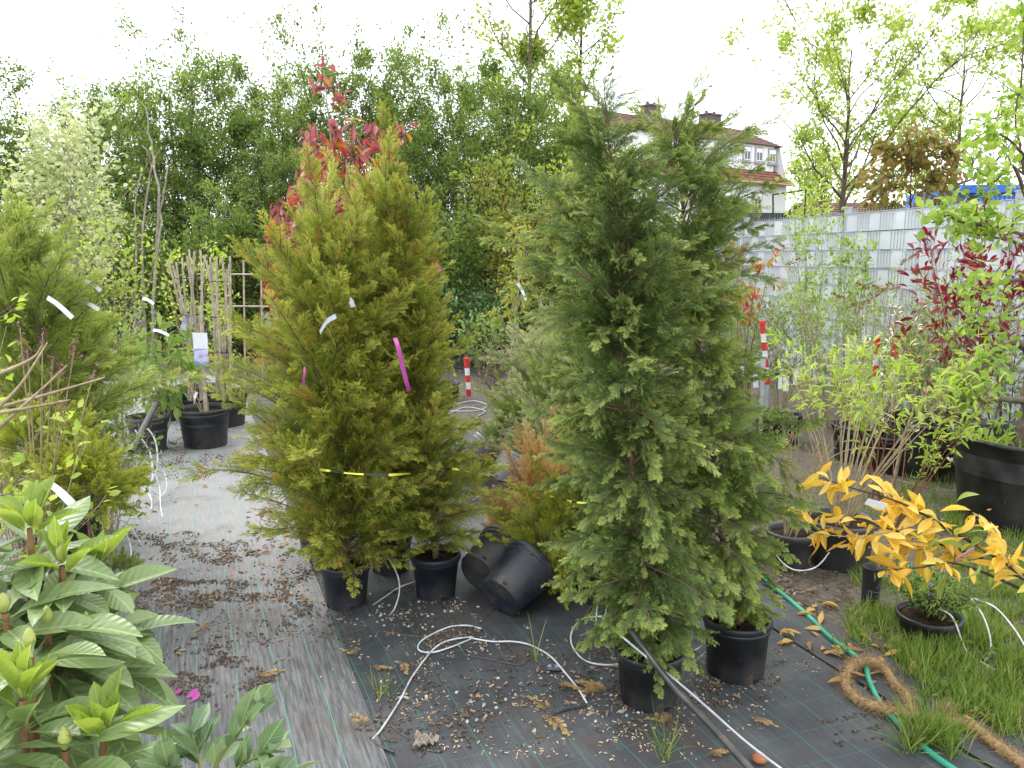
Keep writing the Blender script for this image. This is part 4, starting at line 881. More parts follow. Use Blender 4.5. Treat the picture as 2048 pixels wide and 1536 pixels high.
shrub('leafy_sapling', 'light green small leaved sapling below the blossoming pear', 'tree', (P(235, 800, 6.6)[0], 6.6), 2.0, 82, LM['lime'], 'oval', 900, .042, 300, 4, .25, .4, .2, 14, 40, 4, TWIG, .008, .05)
def bare_stems():
    b = P(292, 800, 7.4); root = thing('bare_tree', 'bare pale grey forked stems rising in front of the dark wood', 'tree', (b[0], b[1], 0)); r = np.random.default_rng(83)
    for pts, w in (([(300, 820), (305, 640), (312, 500), (318, 390), (303, 300), (292, 212)], .020), ([(296, 800), (290, 620), (285, 480), (300, 350), (318, 300)], .016), ([(312, 520), (325, 400), (334, 350), (333, 315)], .012), ([(270, 780), (272, 560), (270, 420), (284, 330)], .014), ([(318, 395), (330, 385), (345, 375)], .008), ([(280, 640), (300, 560), (330, 470)], .008), ([(302, 330), (292, 300), (282, 290)], .007)):
        p = spline(np.array([P(x, y, 7.4+r.uniform(-.08, .08)) for x, y in pts])-np.array(root.location), 5); p[:, :2] += r.normal(size=(len(p), 2))*.006
        MB().add(*tube(p, np.linspace(w, w*.35, len(p)), 6)).build('stem', BARKL, root)
    p0 = np.array([P(x, y, 7.4) for x, y in ((270, 500), (300, 560), (285, 620), (310, 640), (275, 680), (265, 560), (300, 700))])-np.array(root.location)
    pos = p0[r.integers(0, 7, 160)]+rnd(160, .09, r); put_leaves(root, pos, nrm(rnd(160, 1, r)), .045, 'oval', LM['lime'], 160, 1, r)
bare_stems()
shrub('drooping_evergreen', 'dark shrub with hanging glossy leaves behind the grey pot at the left', 'shrub', loc(325, 900), .95, 84, LM['mid'], 'rhodo', 260, .11, 260, 6, .25, .22, .3, 8, 30, 3, TWIG, .007, .03, .7)
shrub('leafy_shrub', 'loose green shrub low between the left conifers and the path', 'shrub', (P(190, 900, 3.9)[0], 3.9), .75, 85, LM['mid'], 'oval', 520, .032, 250, 7, .3, .2, .15, 8, 35, 3, TWIG, .005, .03)

# --- cane bundles in big round tubs
BIG = (.205, .165, .33)
shrub('cane_shrub', 'single staked shrub in the foremost big black tub on the path', 'potted shrub', loc(412, 893), .80, 90, LM['lime'], 'lance', 220, .07, 220, 3, .15, .12, .55, 6, 30, 2, TWIG, .006, .02, 0, (-.12, -.05), BIG, PLASTIC, handles=2)
shrub('cane_shrub', 'shrub trained on a bundle of canes in the tub right behind the foremost one', 'potted shrub', loc(452, 852), 1.45, 91, LM['lime'], 'oval', 330, .055, 300, 5, .12, .14, .15, 9, 50, 2, TWIG, .006, .02, 0, (-.05, 0), BIG, PLASTIC, handles=2)
shrub('cane_shrub', 'shrub trained on a wide bundle of canes in the tub behind at the left', 'potted shrub', loc(398, 838), 1.75, 92, LM['lime'], 'oval', 420, .055, 300, 6, .3, .22, .15, 9, 50, 2, TWIG, .006, .03, 0, (-.1, 0), BIG, PLASTIC, handles=2)
def canes(tubname_label, base_px, base_z, tops, Y, label):
    root = thing('cane_bundle', label, 'canes', tuple(P(base_px[0], base_px[1], Y)), 'bundles of bamboo canes'); r = np.random.default_rng(len(tops))
    for i, (px, py) in enumerate(tops):
        t = P(px, py, Y+r.uniform(-.12, .12))-np.array(root.location); a = i*2.4; b = np.array((.06*math.cos(a), .05*math.sin(a), 0)); mb = MB(); s = np.linspace(0, 1, 9)[:, None]
        tubecap(mb, b+(t-b)*s+np.array((r.normal()*.012, 0, 0))*np.sin(s*3.14), .0105*np.linspace(1.15, .9, 9), 6)
        for q in np.linspace(.12, .92, 5): mb.add(*tube([b+(t-b)*(q-.003), b+(t-b)*(q+.003)], .0135, 6))
        mb.build('cane', CANE, root)
    for q in (.35, .6, .85):
        c = np.mean([P(px, py, Y) for px, py in tops], 0)-np.array(root.location); w = .05+.06*q; a = np.linspace(0, 6.283, 15)
        MB().add(*tube(np.stack([c[0]*q+w*np.cos(a), c[1]*q+w*.8*np.sin(a), np.full(15, c[2]*q)], 1), .003, 4)).build('tie', BLACKF, root)
canes('', (392, 800), 0, [(336, 518), (352, 524), (364, 515), (378, 498), (389, 503), (401, 500), (374, 512), (410, 512), (345, 530)], 7.0, 'pale bamboo canes fanned upward in the tub behind at the left')
canes('', (450, 800), 0, [(412, 520), (420, 515), (433, 512), (444, 514), (425, 525), (460, 512), (454, 540)], 6.75, 'pale bamboo canes bundled in the tub right behind the foremost one')
def stake():
    b = P(411, 826, 6.3); t = P(402, 612, 6.28); root = thing('cane', 'thick single bamboo cane standing in the foremost big black tub', 'cane', tuple(b)); mb = MB(); t = t-b
    tubecap(mb, [t*s for s in np.linspace(0, 1, 8)], .0145, 7)
    for q in np.linspace(.1, .95, 6): mb.add(*tube([t*(q-.004), t*(q+.004)], .018, 7))
    mb.build('cane_stem', CANE, root)
stake()
def lattice():
    b = P(430, 700, 9.3); root = thing('bamboo_lattice', 'bamboo lattice of thin uprights and two rails behind the cane bundles', 'lattice', (b[0], b[1], 0))
    rt = np.array(root.location)
    for px in (432, 458, 487, 522, 552, 585, 612): MB().add(*tube([(P(px, 700, 9.3)-rt)*(1, 1, 0), P(px, 522+R.uniform(-6, 6), 9.3)-rt], .011, 5)).build('upright', CANE, root)
    for py in (548, 612): MB().add(*tube([P(425, py, 9.27)-rt, P(620, py+2, 9.27)-rt], .010, 5)).build('rail', CANE, root)
lattice()

# --- red leaved shrub behind the yellow green conifers
def red_shrub():
    b = P(645, 1000, 4.1); root = thing('red_leaved_shrub', 'tall shrub with bunches of hanging red leaves behind the yellow green conifers', 'shrub', (b[0], b[1], 0)); r = np.random.default_rng(95); rt = np.array(root.location)
    pot_parts(root, .15, .12, .25, PLASTIC)
    tips = [(648, 140, 4.3), (690, 185, 4.25), (612, 270, 4.3), (660, 275, 4.3), (705, 250, 4.2), (745, 248, 4.3), (640, 300, 4.35), (590, 375, 4.3), (575, 420, 4.25), (560, 430, 4.3), (620, 330, 4.2), (690, 300, 4.25), (560, 520, 4.3), (545, 575, 4.35), (570, 620, 4.3), (800, 250, 4.4), (770, 290, 4.3), (730, 330, 4.2), (600, 460, 4.3), (860, 490, 4.3), (545, 545, 4.25), (590, 650, 4.3), (640, 400, 4.2), (540, 470, 4.3), (680, 380, 4.2), (610, 300, 4.1), (630, 250, 4.1), (670, 240, 4.1), (720, 270, 4.1), (600, 345, 4.0), (555, 400, 4.1), (760, 255, 4.0), (585, 440, 4.0), (535, 500, 4.1), (655, 330, 4.0), (700, 350, 4.0), (625, 375, 4.0)]
    pos = []; dd = []
    for px, py, Y in tips:
        t = P(px, py, Y)-rt; p = spline([(r.normal()*.05, r.normal()*.05, .2), (t[0]*.55+r.normal()*.04, t[1]*.5, t[2]*.6), t], 6); MB().add(*tube(p, np.linspace(.008, .0025, len(p)), 5)).build('stem', TWIGR if py > 200 else BARKL, root)
        n = 17; a = r.uniform(0, 6.283, n); e = r.uniform(-1.45, -.35, n) if py > 200 else r.uniform(-.2, 1.1, n); pos.append(t+np.stack([r.normal(size=n)*.02, r.normal(size=n)*.02, r.uniform(-.10, .02, n)], 1)); dd.append(np.stack([np.cos(a)*np.cos(e), np.sin(a)*np.cos(e), np.sin(e)], 1))
    pos = np.concatenate(pos); dd = np.concatenate(dd); n = len(pos); o = r.permutation(n)
    put_leaves(root, pos[o[:n*3//4]], dd[o[:n*3//4]], .074*r.uniform(.55, 1.2, n*3//4), 'lance' if False else 'laurel', LM['red'], 300, .3, r)
    put_leaves(root, pos[o[n*3//4:]]-np.array((0, 0, .06)), dd[o[n*3//4:]], .085, 'laurel', LM['redo'], 40, .6, r)
red_shrub()

# --- middle
shrub('pear_sapling', 'young pear sapling with pale trunk and drooping yellow green leaves', 'tree', (P(1022, 760, 8.6)[0], 8.6), P(1040, 462, 8.6)[2], 101, LM['drp'], 'droop', 340, .085, 300, 1, 0, .42, .28, 18, 55, 3, BARKL, .028, .03, .5, (.1, 0), wname='trunk', group=None, prof=lambda t: 1.1-.7*t, upw=.6)
shrub('dappled_willow', 'shrub with white and pink dappled leaf tips behind the weeping conifer', 'shrub', (P(1215, 760, 8.0)[0], 8.0), P(1215, 500, 8)[2], 102, LM['white'], 'lance', 420, .05, 250, 6, .3, .25, .55, 8, 60, 3, TWIG, .007, .03)
shrub('low_herb', 'low green nettle like plants behind the red and white post', 'plant', (P(965, 740, 9.8)[0], 9.8), .85, 103, LM['mid'], 'oval', 420, .07, 200, 9, .5, .25, .2, 7, 35, 2, TWIG, .005, .05)
shrub('twiggy_heap', 'low bare twiggy plant beside the pear sapling foot', 'plant', (P(985, 740, 9.3)[0], 9.3), .5, 104, LM['aza'], 'lance', 60, .04, 60, 12, .5, .25, .2, 8, 35, 3, BARK, .004, .04)
shrub('pale_leaf_plant', 'young plant with one orange leaf tuft in black pot by the red and white post', 'potted plant', loc(898, 800), .8, 105, LM['drp'], 'lance', 12, .1, 12, 2, .05, .06, .3, 4, 50, 1, TWIG, .004, .02, .4, (0, 0), (.12, .1, .2), PLASTICG)

# ------------------------------------------------------------------ right side plants
shrub('photinia', 'shrub with dark red narrow leaves in front of the light fence at the right', 'shrub', (P(1945, 800, 5.2)[0], 5.2), P(1930, 455, 5.2)[2], 120, LM['pho'], 'laurel', 620, .085, 300, 5, .45, .38, .42, 11, 50, 4, TWIGR, .009, .02, 0, (-.05, 0))
shrub('red_tipped_shrub', 'thin shrub with scattered orange red leaves behind the dark green conifer', 'shrub', (P(1470, 800, 7.6)[0], 7.6), P(1490, 455, 7.6)[2], 121, LM['redo'], 'laurel', 230, .09, 230, 5, .4, .16, .55, 5, 45, 2, TWIGR, .008, .025, .5)
shrub('fence_shrub', 'tall leafy sapling in front of the first visible fence post', 'shrub', (P(1612, 800, 8.6)[0], 8.6), P(1612, 385, 8.6)[2], 122, LM['app'], 'oval', 900, .055, 300, 3, .2, .3, .3, 16, 60, 4, TWIG, .01, .03)
shrub('fence_shrub', 'slim leafy sapling right of the first visible fence post', 'shrub', (P(1680, 800, 8.2)[0], 8.2), P(1678, 420, 8.2)[2], 123, LM['app'], 'oval', 640, .055, 300, 2, .12, .2, .4, 14, 65, 3, TWIGR, .009, .03)
shrub('climber', 'leafy vine on a thin arch above the light fence in front of the white house', 'plant', (P(1588, 800, 11.4)[0], 11.4), P(1588, 340, 11.4)[2], 124, LM['lime'], 'oval', 700, .075, 200, 4, .25, .4, .5, 12, 50, 4, BARKD, .012, .05)
def arch():
    b = P(1550, 700, 11.2); rt = np.array((b[0], b[1], 0)); root = thing('garden_arch', 'thin dark metal arch carrying the vine before the white house', 'arch', tuple(rt))
    tl, tr = P(1546, 389, 11.2)-rt, P(1612, 380, 11.3)-rt
    tubecap(MB(), [(0, 0, 0), (tl[0], tl[1], tl[2])], .012, 6).build('upright', BLACKF, root); tubecap(MB(), [(tr[0], tr[1], 0), tr], .012, 6).build('upright', BLACKF, root); tubecap(MB(), [tl, tr], .012, 6).build('crossbar', BLACKF, root)
arch()
for i, (px, py, Y, n, lab) in enumerate([(1505, 560, 8.0, 420, 'fine leaved green shrub left of the red and white stake by the metal pipe'), (1560, 600, 7.6, 420, 'fine leaved green shrub behind the metal pipe'), (1660, 560, 7.2, 420, 'fine leaved shrub below the fence saplings'), (1760, 590, 6.8, 420, 'fine leaved shrub under the brown seed heads'), (1830, 560, 6.6, 300, 'fine leaved shrub left of the red leaved photinia'), (1440, 640, 8.4, 400, 'fine leaved shrub close behind the dark green conifer')]):
    shrub('fence_undergrowth', lab, 'shrub', (P(px, 800, Y)[0], Y), P(px, py, Y)[2], 130+i, LM['mid'] if i % 2 else LM['app'], 'oval', n*3, .038, 150, 10, .55, .28, .2, 9, 50, 3, TWIG, .006, .03)
def wand_shrub():
    root = shrub('wand_shrub', 'shrub of many straight bare tan stems topped with fresh green leaf tufts', 'shrub', (P(1685, 1000, 3.9)[0], 3.9), 1.12, 140, LM['lime'], 'lance', 620, .062, 300, 26, .50, .09, .66, 5, 60, 2, TWIG, .0055, .02, 0, (.16, .1), (.17, .14, .24), PLASTICG, upw=1.0)
wand_shrub()
shrub('wand_shrub', 'second tufted green shrub with seed stalks right of the tan stemmed one', 'shrub', (P(1790, 1000, 4.4)[0], 4.4), 1.05, 141, LM['lime'], 'lance', 520, .06, 260, 14, .55, .1, .5, 6, 55, 2, TWIGR, .005, .02, 0, (.1, .1))
shrub('pale_bud_shrub', 'slender shrub with pale yellow buds rising right of the tan stems', 'shrub', (P(1735, 1000, 5.0)[0], 5.0), P(1735, 580, 5)[2], 142, LM['cream'], 'lance', 110, .04, 110, 4, .2, .07, .3, 10, 70, 1, TWIGR, .006, .01)
def seed_heads():
    r = np.random.default_rng(7); b = P(1745, 800, 6.0); root = thing('seed_head_shrub', 'tall thin stalks carrying brown cone shaped seed heads before the fence', 'shrub', (b[0], b[1], 0)); rt = np.array(root.location)
    for px, py in ((1690, 600), (1718, 612), (1735, 578), (1733, 602), (1750, 588), (1772, 583), (1795, 582), (1803, 578), (1800, 530), (1812, 520), (1720, 618), (1560, 505), (1575, 530), (1580, 500)):
        t = P(px, py, 6.0+r.uniform(-.2, .2))-rt; p = spline([(r.normal()*.1, r.normal()*.1, 0), (t[0]*.6, t[1]*.5, t[2]*.55), t], 6); MB().add(*tube(p, np.linspace(.006, .002, len(p)), 4)).build('stalk', TWIG, root)
        n = 70; u = r.uniform(0, 1, n); ax = nrm((np.array((r.choice([-1, 1])*.8, r.normal()*.3, .45)))[None])[0]
        q = t+ax*(u*.10)[:, None]+rnd(n, .011, r)*(1.15-u)[:, None]; M = frames(nrm(rnd(n, .5, r)+ax), rnd(n, 1, r))*.016
        MB().add(*inst(KITE, KITEF, M, q)).build('seed_head', LM['cone'], root)
seed_heads()
# --- apple tree in the big tub at the right edge
BIGTUB = (.42, .35, .53)
def apple():
    c = G(2065, 1075); root = thing('apple_tree', 'gnarled apple tree with fresh light green leaves in the big black tub at the right', 'potted tree', (c[0]+.12, c[1]+.25, 0)); rt = np.array(root.location); Yc = rt[1]; r = np.random.default_rng(150)
    pot_parts(root, *BIGTUB, PLASTIC, 56, 2, 0, False, .82)
    def br(pts, w0, w1, name='branch', mt=BARK):
        p = spline(np.array([P(x, y, Y) for x, y, Y in pts])-rt, 6); p += np.cumsum(r.normal(size=p.shape)*.0018, 0); rr = np.linspace(w0, w1, len(p))*(1+.18*r.normal(size=len(p)))
        MB().add(*tube(p, np.abs(rr), 8)).build(name, mt, root); return p
    Y = Yc
    tk = br([(2046, 885, Y), (2052, 800, Y), (2058, 700, Y), (2062, 560, Y), (2060, 420, Y), (2068, 300, Y)], .035, .016, 'trunk', BARK)
    bs = [br([(2056, 700, Y), (2030, 680, Y-.1), (2000, 695, Y-.15), (1975, 720, Y-.2), (1935, 745, Y-.2), (1915, 758, Y-.2)], .022, .012),
          br([(2052, 800, Y), (2000, 797, Y-.1), (1960, 805, Y-.1), (1935, 800, Y-.15), (1918, 785, Y-.15), (1888, 778, Y-.15)], .020, .013),
          br([(1960, 802, Y-.1), (1940, 770, Y-.1), (1950, 750, Y-.1), (1990, 735, Y)], .009, .003),
          br([(2060, 480, Y), (2020, 462, Y-.2), (1985, 450, Y-.25), (1950, 450, Y-.25), (1915, 440, Y-.3), (1898, 428, Y-.3), (1870, 446, Y-.3)], .014, .004),
          br([(2060, 500, Y), (2020, 482, Y-.1), (1975, 472, Y-.2), (1945, 466, Y-.2), (1930, 460, Y-.2)], .010, .003),
          br([(2062, 420, Y), (2030, 330, Y-.1), (1995, 360, Y-.2), (1975, 350, Y-.2), (1950, 330, Y-.2)], .010, .003),
          br([(2064, 330, Y), (2020, 280, Y-.1), (1985, 270, Y-.2), (1960, 285, Y-.2)], .009, .003),
          br([(2060, 560, Y), (2010, 560, Y-.1), (1960, 575, Y-.2), (1920, 585, Y-.2)], .010, .003),
          br([(2060, 600, Y), (2020, 620, Y-.1), (1980, 640, Y-.2), (1930, 650, Y-.2), (1900, 690, Y-.2)], .010, .003),
          br([(2060, 380, Y), (2040, 300, Y), (2030, 230, Y), (2040, 170, Y)], .009, .003), br([(2040, 190, Y), (2046, 60, Y), (2040, 5, Y)], .006, .003),
          br([(1975, 468, Y-.2), (1972, 430, Y-.2), (1965, 405, Y-.2), (1975, 390, Y-.2)], .006, .003), br([(2010, 478, Y-.1), (2030, 440, Y-.1), (2048, 425, Y-.1)], .007, .003),
          br([(2000, 800, Y), (1985, 850, Y), (1930, 870, Y-.1)], .006, .003)]
    A = np.concatenate([b[len(b)//3:] for b in bs]+[tk[len(tk)//2:]])
    n = 1150; i = r.integers(0, len(A), n); pos = A[i]+rnd(n, .045, r)+np.array((0, 0, .01)); d = nrm(rnd(n, .8, r)+np.array((-.2, -.3, .25)))
    put_leaves(root, pos, d, .064*r.uniform(.6, 1.25, n), 'oval', LM['app'], 300, 1, r)
    # weeds and stalks on the soil in the tub
    n = 130; a = r.uniform(0, 6.283, n); q = np.sqrt(r.uniform(0, 1, n))*.37; pos = np.stack([q*np.cos(a), q*np.sin(a), np.full(n, .445)], 1)
    put_leaves(root, pos, nrm(rnd(n, .5, r)+np.array((0, 0, 1))), .09*r.uniform(.5, 1.3, n), 'lance', LM['app'], 130, .2, r)
apple()
def round_pot(name, label, px, py, pot, m, cat='plant pot', group=None, handles=0):
    c = G(px, py); root = thing(name, label, cat, (c[0], c[1]+pot[1]*.5, 0), group); pot_parts(root, *pot, m, handles=handles); return root
OTH = 'black tubs at the right'
round_pot('plant_tub', 'wide black tub behind and left of the big apple tree tub', 1880, 955, (.34, .29, .40), PLASTIC, 'tub', OTH, 2)
round_pot('plant_tub', 'smaller black pot left of the wide tub, by the split stick', 1790, 945, (.19, .16, .27), PLASTIC, 'tub', OTH)
round_pot('plant_tub', 'black pot half hidden under the tan stemmed shrub', 1725, 925, (.20, .17, .28), PLASTIC, 'tub', OTH)
round_pot('plant_tub', 'blue black pot below the metal pipe with the crossbar', 1560, 890, (.19, .16, .26), PLASTICB, 'tub', OTH)
shrub('tub_shrub', 'green low shrub filling the tub behind the apple tree', 'shrub', (G(1885, 955)[0], G(1885, 955)[1]+.15), .95, 151, LM['mid'], 'oval', 620, .04, 250, 9, .4, .22, .4, 8, 50, 3, BARKD, .006, .03)
shrub('wall_shrub', 'green shrub behind the apple tree trunk at the right edge', 'shrub', (P(2020, 800, 5.6)[0], 5.6), 1.45, 152, LM['mid'], 'oval', 800, .045, 300, 7, .5, .35, .2, 9, 50, 4, BARKD, .007, .04)
shrub('wall_shrub', 'leafy shrub between the photinia and the tan stemmed shrub', 'shrub', (P(1880, 800, 5.8)[0], 5.8), 1.15, 153, LM['app'], 'oval', 600, .036, 200, 8, .5, .25, .2, 9, 50, 3, TWIG, .006, .03)
# grey pot with bare stems, and pots next to it
shrub('bare_potted_shrub', 'nearly bare twiggy shrub in grey pot next to the dark green conifer', 'potted shrub', (G(1585, 1140)[0], G(1585, 1140)[1]+.05), .78, 154, LM['aza'], 'lance', 60, .03, 60, 16, .2, .08, .4, 6, 60, 2, TWIG, .004, .01, 0, (.08, .05), (.115, .085, .19), PLASTICG)
round_pot('plant_pot', 'small black pot right of the grey pot', 1655, 1120, (.085, .07, .15), PLASTIC)
def dogwood():
    b = G(1783, 985); root = thing('dogwood', 'dogwood with thick split tan stick, thin arching twigs and two cream blossoms', 'shrub', (b[0], b[1], 0)); rt = np.array(root.location); Y = b[1]; r = np.random.default_rng(155)
    for pts, w in (([(1783, 985, Y), (1795, 930, Y), (1808, 868, Y)], .015), ([(1808, 868, Y), (1826, 820, Y), (1834, 770, Y), (1850, 700, Y), (1856, 655, Y)], .006), ([(1808, 868, Y), (1870, 820, Y), (1910, 780, Y), (1938, 740, Y)], .005), ([(1800, 900, Y), (1740, 896, Y), (1690, 902, Y), (1645, 925, Y)], .0045), ([(1795, 960, Y-.05), (1830, 970, Y-.1), (1880, 980, Y-.1), (1940, 975, Y-.2), (1985, 925, Y-.2)], .0045), ([(1812, 860, Y), (1825, 900, Y), (1816, 925, Y)], .005), ([(1834, 770, Y), (1845, 740, Y), (1862, 725, Y)], .004)):
        p = spline(np.array([P(*q) for q in pts])-rt, 6); MB().add(*tube(p, np.linspace(w, w*.6, len(p)), 7)).build('stem', TWIG, root)
    tips = [(1880, 930), (1905, 925), (1925, 945), (1865, 800), (1938, 745), (1985, 920), (1860, 935), (1950, 960), (1840, 950), (1870, 700)]
    for px, py in tips:
        t = P(px, py, Y-.05)-rt; put_leaves(root, t+rnd(7, .012, r), nrm(rnd(7, .6, r)+np.array((0, 0, .6))), .04, 'oval', LM['lime'], 7, 1, r)
    for px, py in ((1899, 922), (1832, 864)):
        t = P(px, py, Y-.1)-rt; a = np.arange(4)*1.57; put_leaves(root, np.repeat(t[None], 4, 0), np.stack([np.cos(a), np.sin(a), np.full(4, .5)], 1), .032, 'petal', LM['cream'], 4, 1, r, 'petal')
dogwood()
# geranium pot and small printed pot in the grass
def geranium():
    c = G(1880, 1300); root = shrub('geranium', 'low bushy plant with violet flowers in black pot in the grass', 'potted plant', (c[0], c[1]+.1), .22, 156, LM['mid'], 'lance', 1500, .026, 280, 16, .16, .08, .2, 9, 40, 3, BARKD, .003, .012, 0, (0, 0), (.12, .10, .11), PLASTIC); rt = np.array(root.location); r = np.random.default_rng(2)
    for px, py in ((1860, 1168), (1862, 1188), (1880, 1184), (1886, 1142), (1776, 1150)):
        t = P(px, py, c[1]+.02)-rt; a = np.arange(5)*1.257; put_leaves(root, np.repeat(t[None], 5, 0), np.stack([np.cos(a), -.5+0*a, np.sin(a)], 1), .014, 'petal', LM['vio'], 5, .2, r, 'petal')
        MB().add(*tube([t*(.7, .7, .6), t], .0015, 4)).build('flower_stalk', LM['mid'], root)
geranium()
def printed_pot():
    c = G(1747, 1222); Rr = .040; root = thing('printed_pot', 'tall slim black pot with a printed white ribbon emblem standing in the grass', 'plant pot', (c[0], c[1]+Rr, 0))
    h = P(1747, 1140, c[1])[2]; prof = [(.001, .003), (Rr*.86, .003), (Rr*.9, 0), (Rr*.92, .006), (Rr, h-.006), (Rr+.002, h), (Rr-.003, h), (Rr-.004, h*.6)]
    m = mat('matt_black_pot', (.022, .024, .024), .6, .2, 8); p = MB().add(*lathe(prof, 32)).build('pot', m, root)
    ink = mat('white_print', (.42, .44, .42), .7, .2, 60, .3, 0, 0)
    def strip(a0, z0, a1, z1, w=.0011):
        n = 6; q = np.linspace(0, 1, n); a = a0+(a1-a0)*q; z = z0+(z1-z0)*q; rr = Rr*.92+(Rr*.08)*z/h+.0006
        d = np.array((a1-a0)*Rr, float), (z1-z0); L = math.hypot(d[0], d[1]); na, nz_ = -d[1]/L*w/Rr, d[0]/L*w
        V = np.concatenate([np.stack([rr*np.cos(a+s*na), rr*np.sin(a+s*na), z+s*nz_], 1) for s in (-.5, .5)]); i = np.arange(n-1)
        return V, np.stack([i, i+1, i+n+1, i+n], 1)
    mb = MB(); A = -math.pi/2; zz = h*.36
    ribbon = [(-.72, .050), (-.32, .050), (-.32, .034), (-.72, .034), (-.60, .042), (-.72, .050)]
    plate = [(-.36, .049), (.72, .045), (.72, .025), (-.36, .027), (-.36, .049)]
    for poly in (ribbon, plate):
        for (a0, z0), (a1, z1) in zip(poly[:-1], poly[1:]): mb.add(*strip(A+a0, z0*h/.105, A+a1, z1*h/.105))
    for k, (a0, a1, z) in enumerate(((.12, .5, .037), (-.1, .35, .018), (.15, .6, .056))): mb.add(*strip(A+a0, z*h/.105, A+a1, (z+.001+.012*(k == 2))*h/.105))
    for a0, z0, a1, z1 in ((-.22, .098, -.06, .080), (-.25, .088, .08, .086), (-.12, .095, -.1, .075)): mb.add(*strip(A+a0, z0*h/.105, A+a1, z1*h/.105, .0014))
    mb.build('print', ink, p)
printed_pot()

# --- toppled cherry laurel with yellow leaves
def laurel():
    Y = 2.95; b = P(2110, 1190, Y-.15); root = thing('fallen_laurel', 'toppled laurel with bright yellow leaves lying across from the right edge', 'shrub', tuple(b)); rt = np.array(root.location); r = np.random.default_rng(160)
    br = [[(2110, 1200, Y-.15), (2000, 1120, Y-.05), (1900, 1060, Y), (1800, 1005, Y), (1700, 975, Y+.05), (1640, 955, Y+.05)], [(2110, 1190, Y-.1), (1960, 1115, Y), (1850, 1080, Y), (1750, 1050, Y), (1650, 1035, Y), (1590, 1022, Y)], [(2110, 1210, Y-.2), (1980, 1150, Y-.15), (1900, 1125, Y-.15), (1840, 1135, Y-.15), (1770, 1140, Y-.15)],
          [(1960, 1115, Y), (1850, 1095, Y-.05), (1740, 1078, Y-.05), (1630, 1068, Y)], [(2000, 1120, Y-.05), (1990, 1060, Y-.05), (1945, 1025, Y)], [(1850, 1080, Y), (1780, 1065, Y-.1), (1720, 1075, Y-.1)], [(1900, 1060, Y), (1830, 1010, Y+.05), (1770, 985, Y+.1)], [(2110, 1190, Y-.2), (2040, 1150, Y-.2), (2010, 1110, Y-.2)]]
    PA = []; DA = []
    for q in br:
        p = spline(np.array([P(*k) for k in q])-rt, 6); MB().add(*tube(p, np.linspace(.0075 if len(q) > 4 else .004, .002, len(p)), 6)).build('branch', BARKD if len(q) > 4 else TWIG, root); s = len(p)//3 if len(q) > 4 else 2; g = nrm(np.gradient(p, axis=0)); PA.append(p[s:]); DA.append(g[s:])
    PA = np.concatenate(PA); DA = np.concatenate(DA); n = 215; w = r.permutation(np.repeat(np.arange(len(PA)), 6))[:n]
    pos = PA[w]+rnd(n, .012, r); d = nrm(DA[w]*.55+rnd(n, .75, r)+np.array((0, -.15, -.35)))
    k = int(n*.92); put_leaves(root, pos[:k], d[:k], .108*r.uniform(.55, 1.12, k), 'laurel', LM['yel'], 300, .5, r)
    q = P(1925, 1115, Y-.1)-rt; put_leaves(root, q+rnd(16, .07, r), nrm(rnd(16, .7, r)+np.array((0, 0, -.5))), .095, 'laurel', LM['yelg'], 20, .5, r)
    n2 = 60; w = r.integers(0, len(PA), n2); MB().add(*inst(KITE, KITEF, frames(nrm(rnd(n2, 1, r)), rnd(n2, 1, r))*.02, PA[w]+rnd(n2, .02, r))).build('flower_buds', LM['cone'], root)
laurel()
def laurel_tags():
    for px, py, a, m, lab in ((1752, 1008, .3, WHITE, 'white plant label hanging in the yellow laurel'), (1930, 1110, -.45, mat('faded_pink_label', (.50, .27, .22), .6, .15, 10), 'faded pink plant label tied to the yellow laurel stem')):
        c = P(px, py, 2.85); o = MB().add(*box((0, 0, 0), (.085, .002, .026))).build('plant_label', m, None, False); o.location = c; o.rotation_euler = (.35, a, .2); tag(o, lab, 'label')
laurel_tags()

# ------------------------------------------------------------------ hoses, tubes, tape, labels
def path3(pts): return np.array([G(a, b, z) for a, b, z in pts])
def hose(name, label, pts, r, m, cat='tube', group=None, sub=8, ends=None, endm=None):
    p = spline(path3(pts), sub); c = p.mean(0)*(1, 1, 0); root = thing(name, label, cat, tuple(c), group)
    tubecap(MB(), p-c, r, 7).build('tube', m, root)
    if ends:
        for e in ends:
            q = path3(e)-c; tubecap(MB(), spline(q, 4), r*1.15, 6).build('drip_stake', endm or TUBEB, root)
    return root
TG = 'white irrigation tubes on the dark fabric'
z = .014
hose('irrigation_tube', 'long white tube curving from the shiny toppled pot to the front left', [(962, 1257, .02), (935, 1251, .02), (895, 1255, z), (845, 1280, z), (838, 1300, z), (870, 1304, z), (930, 1283, z), (942, 1274, .012), (880, 1288, .02), (830, 1345, z), (800, 1400, z), (765, 1455, z), (744, 1480, .012)], .0034, TUBEW, 'tube', TG, 8, [[(744, 1480, .014), (760, 1492, z), (788, 1505, z)]])
hose('irrigation_tube', 'white tube curving from the shiny toppled pot to the black stake at the right', [(940, 1276, .012), (985, 1283, z), (1025, 1283, .02), (1060, 1290, .012), (1100, 1312, z), (1130, 1345, z), (1158, 1380, z), (1176, 1410, .012)], .0034, TUBEW, 'tube', TG, 8, [[(1176, 1408, .016), (1130, 1420, z), (1095, 1433, z)]])
hose('irrigation_tube', 'white tube loop beside the foremost pot of the weeping conifer', [(1208, 1232, .10), (1165, 1238, .06), (1143, 1265, .03), (1146, 1295, z), (1172, 1322, z), (1215, 1330, z), (1250, 1326, z)], .0034, TUBEW, 'tube', TG, 8, [[(1196, 1265, .11), (1206, 1285, .06), (1228, 1315, z)]])
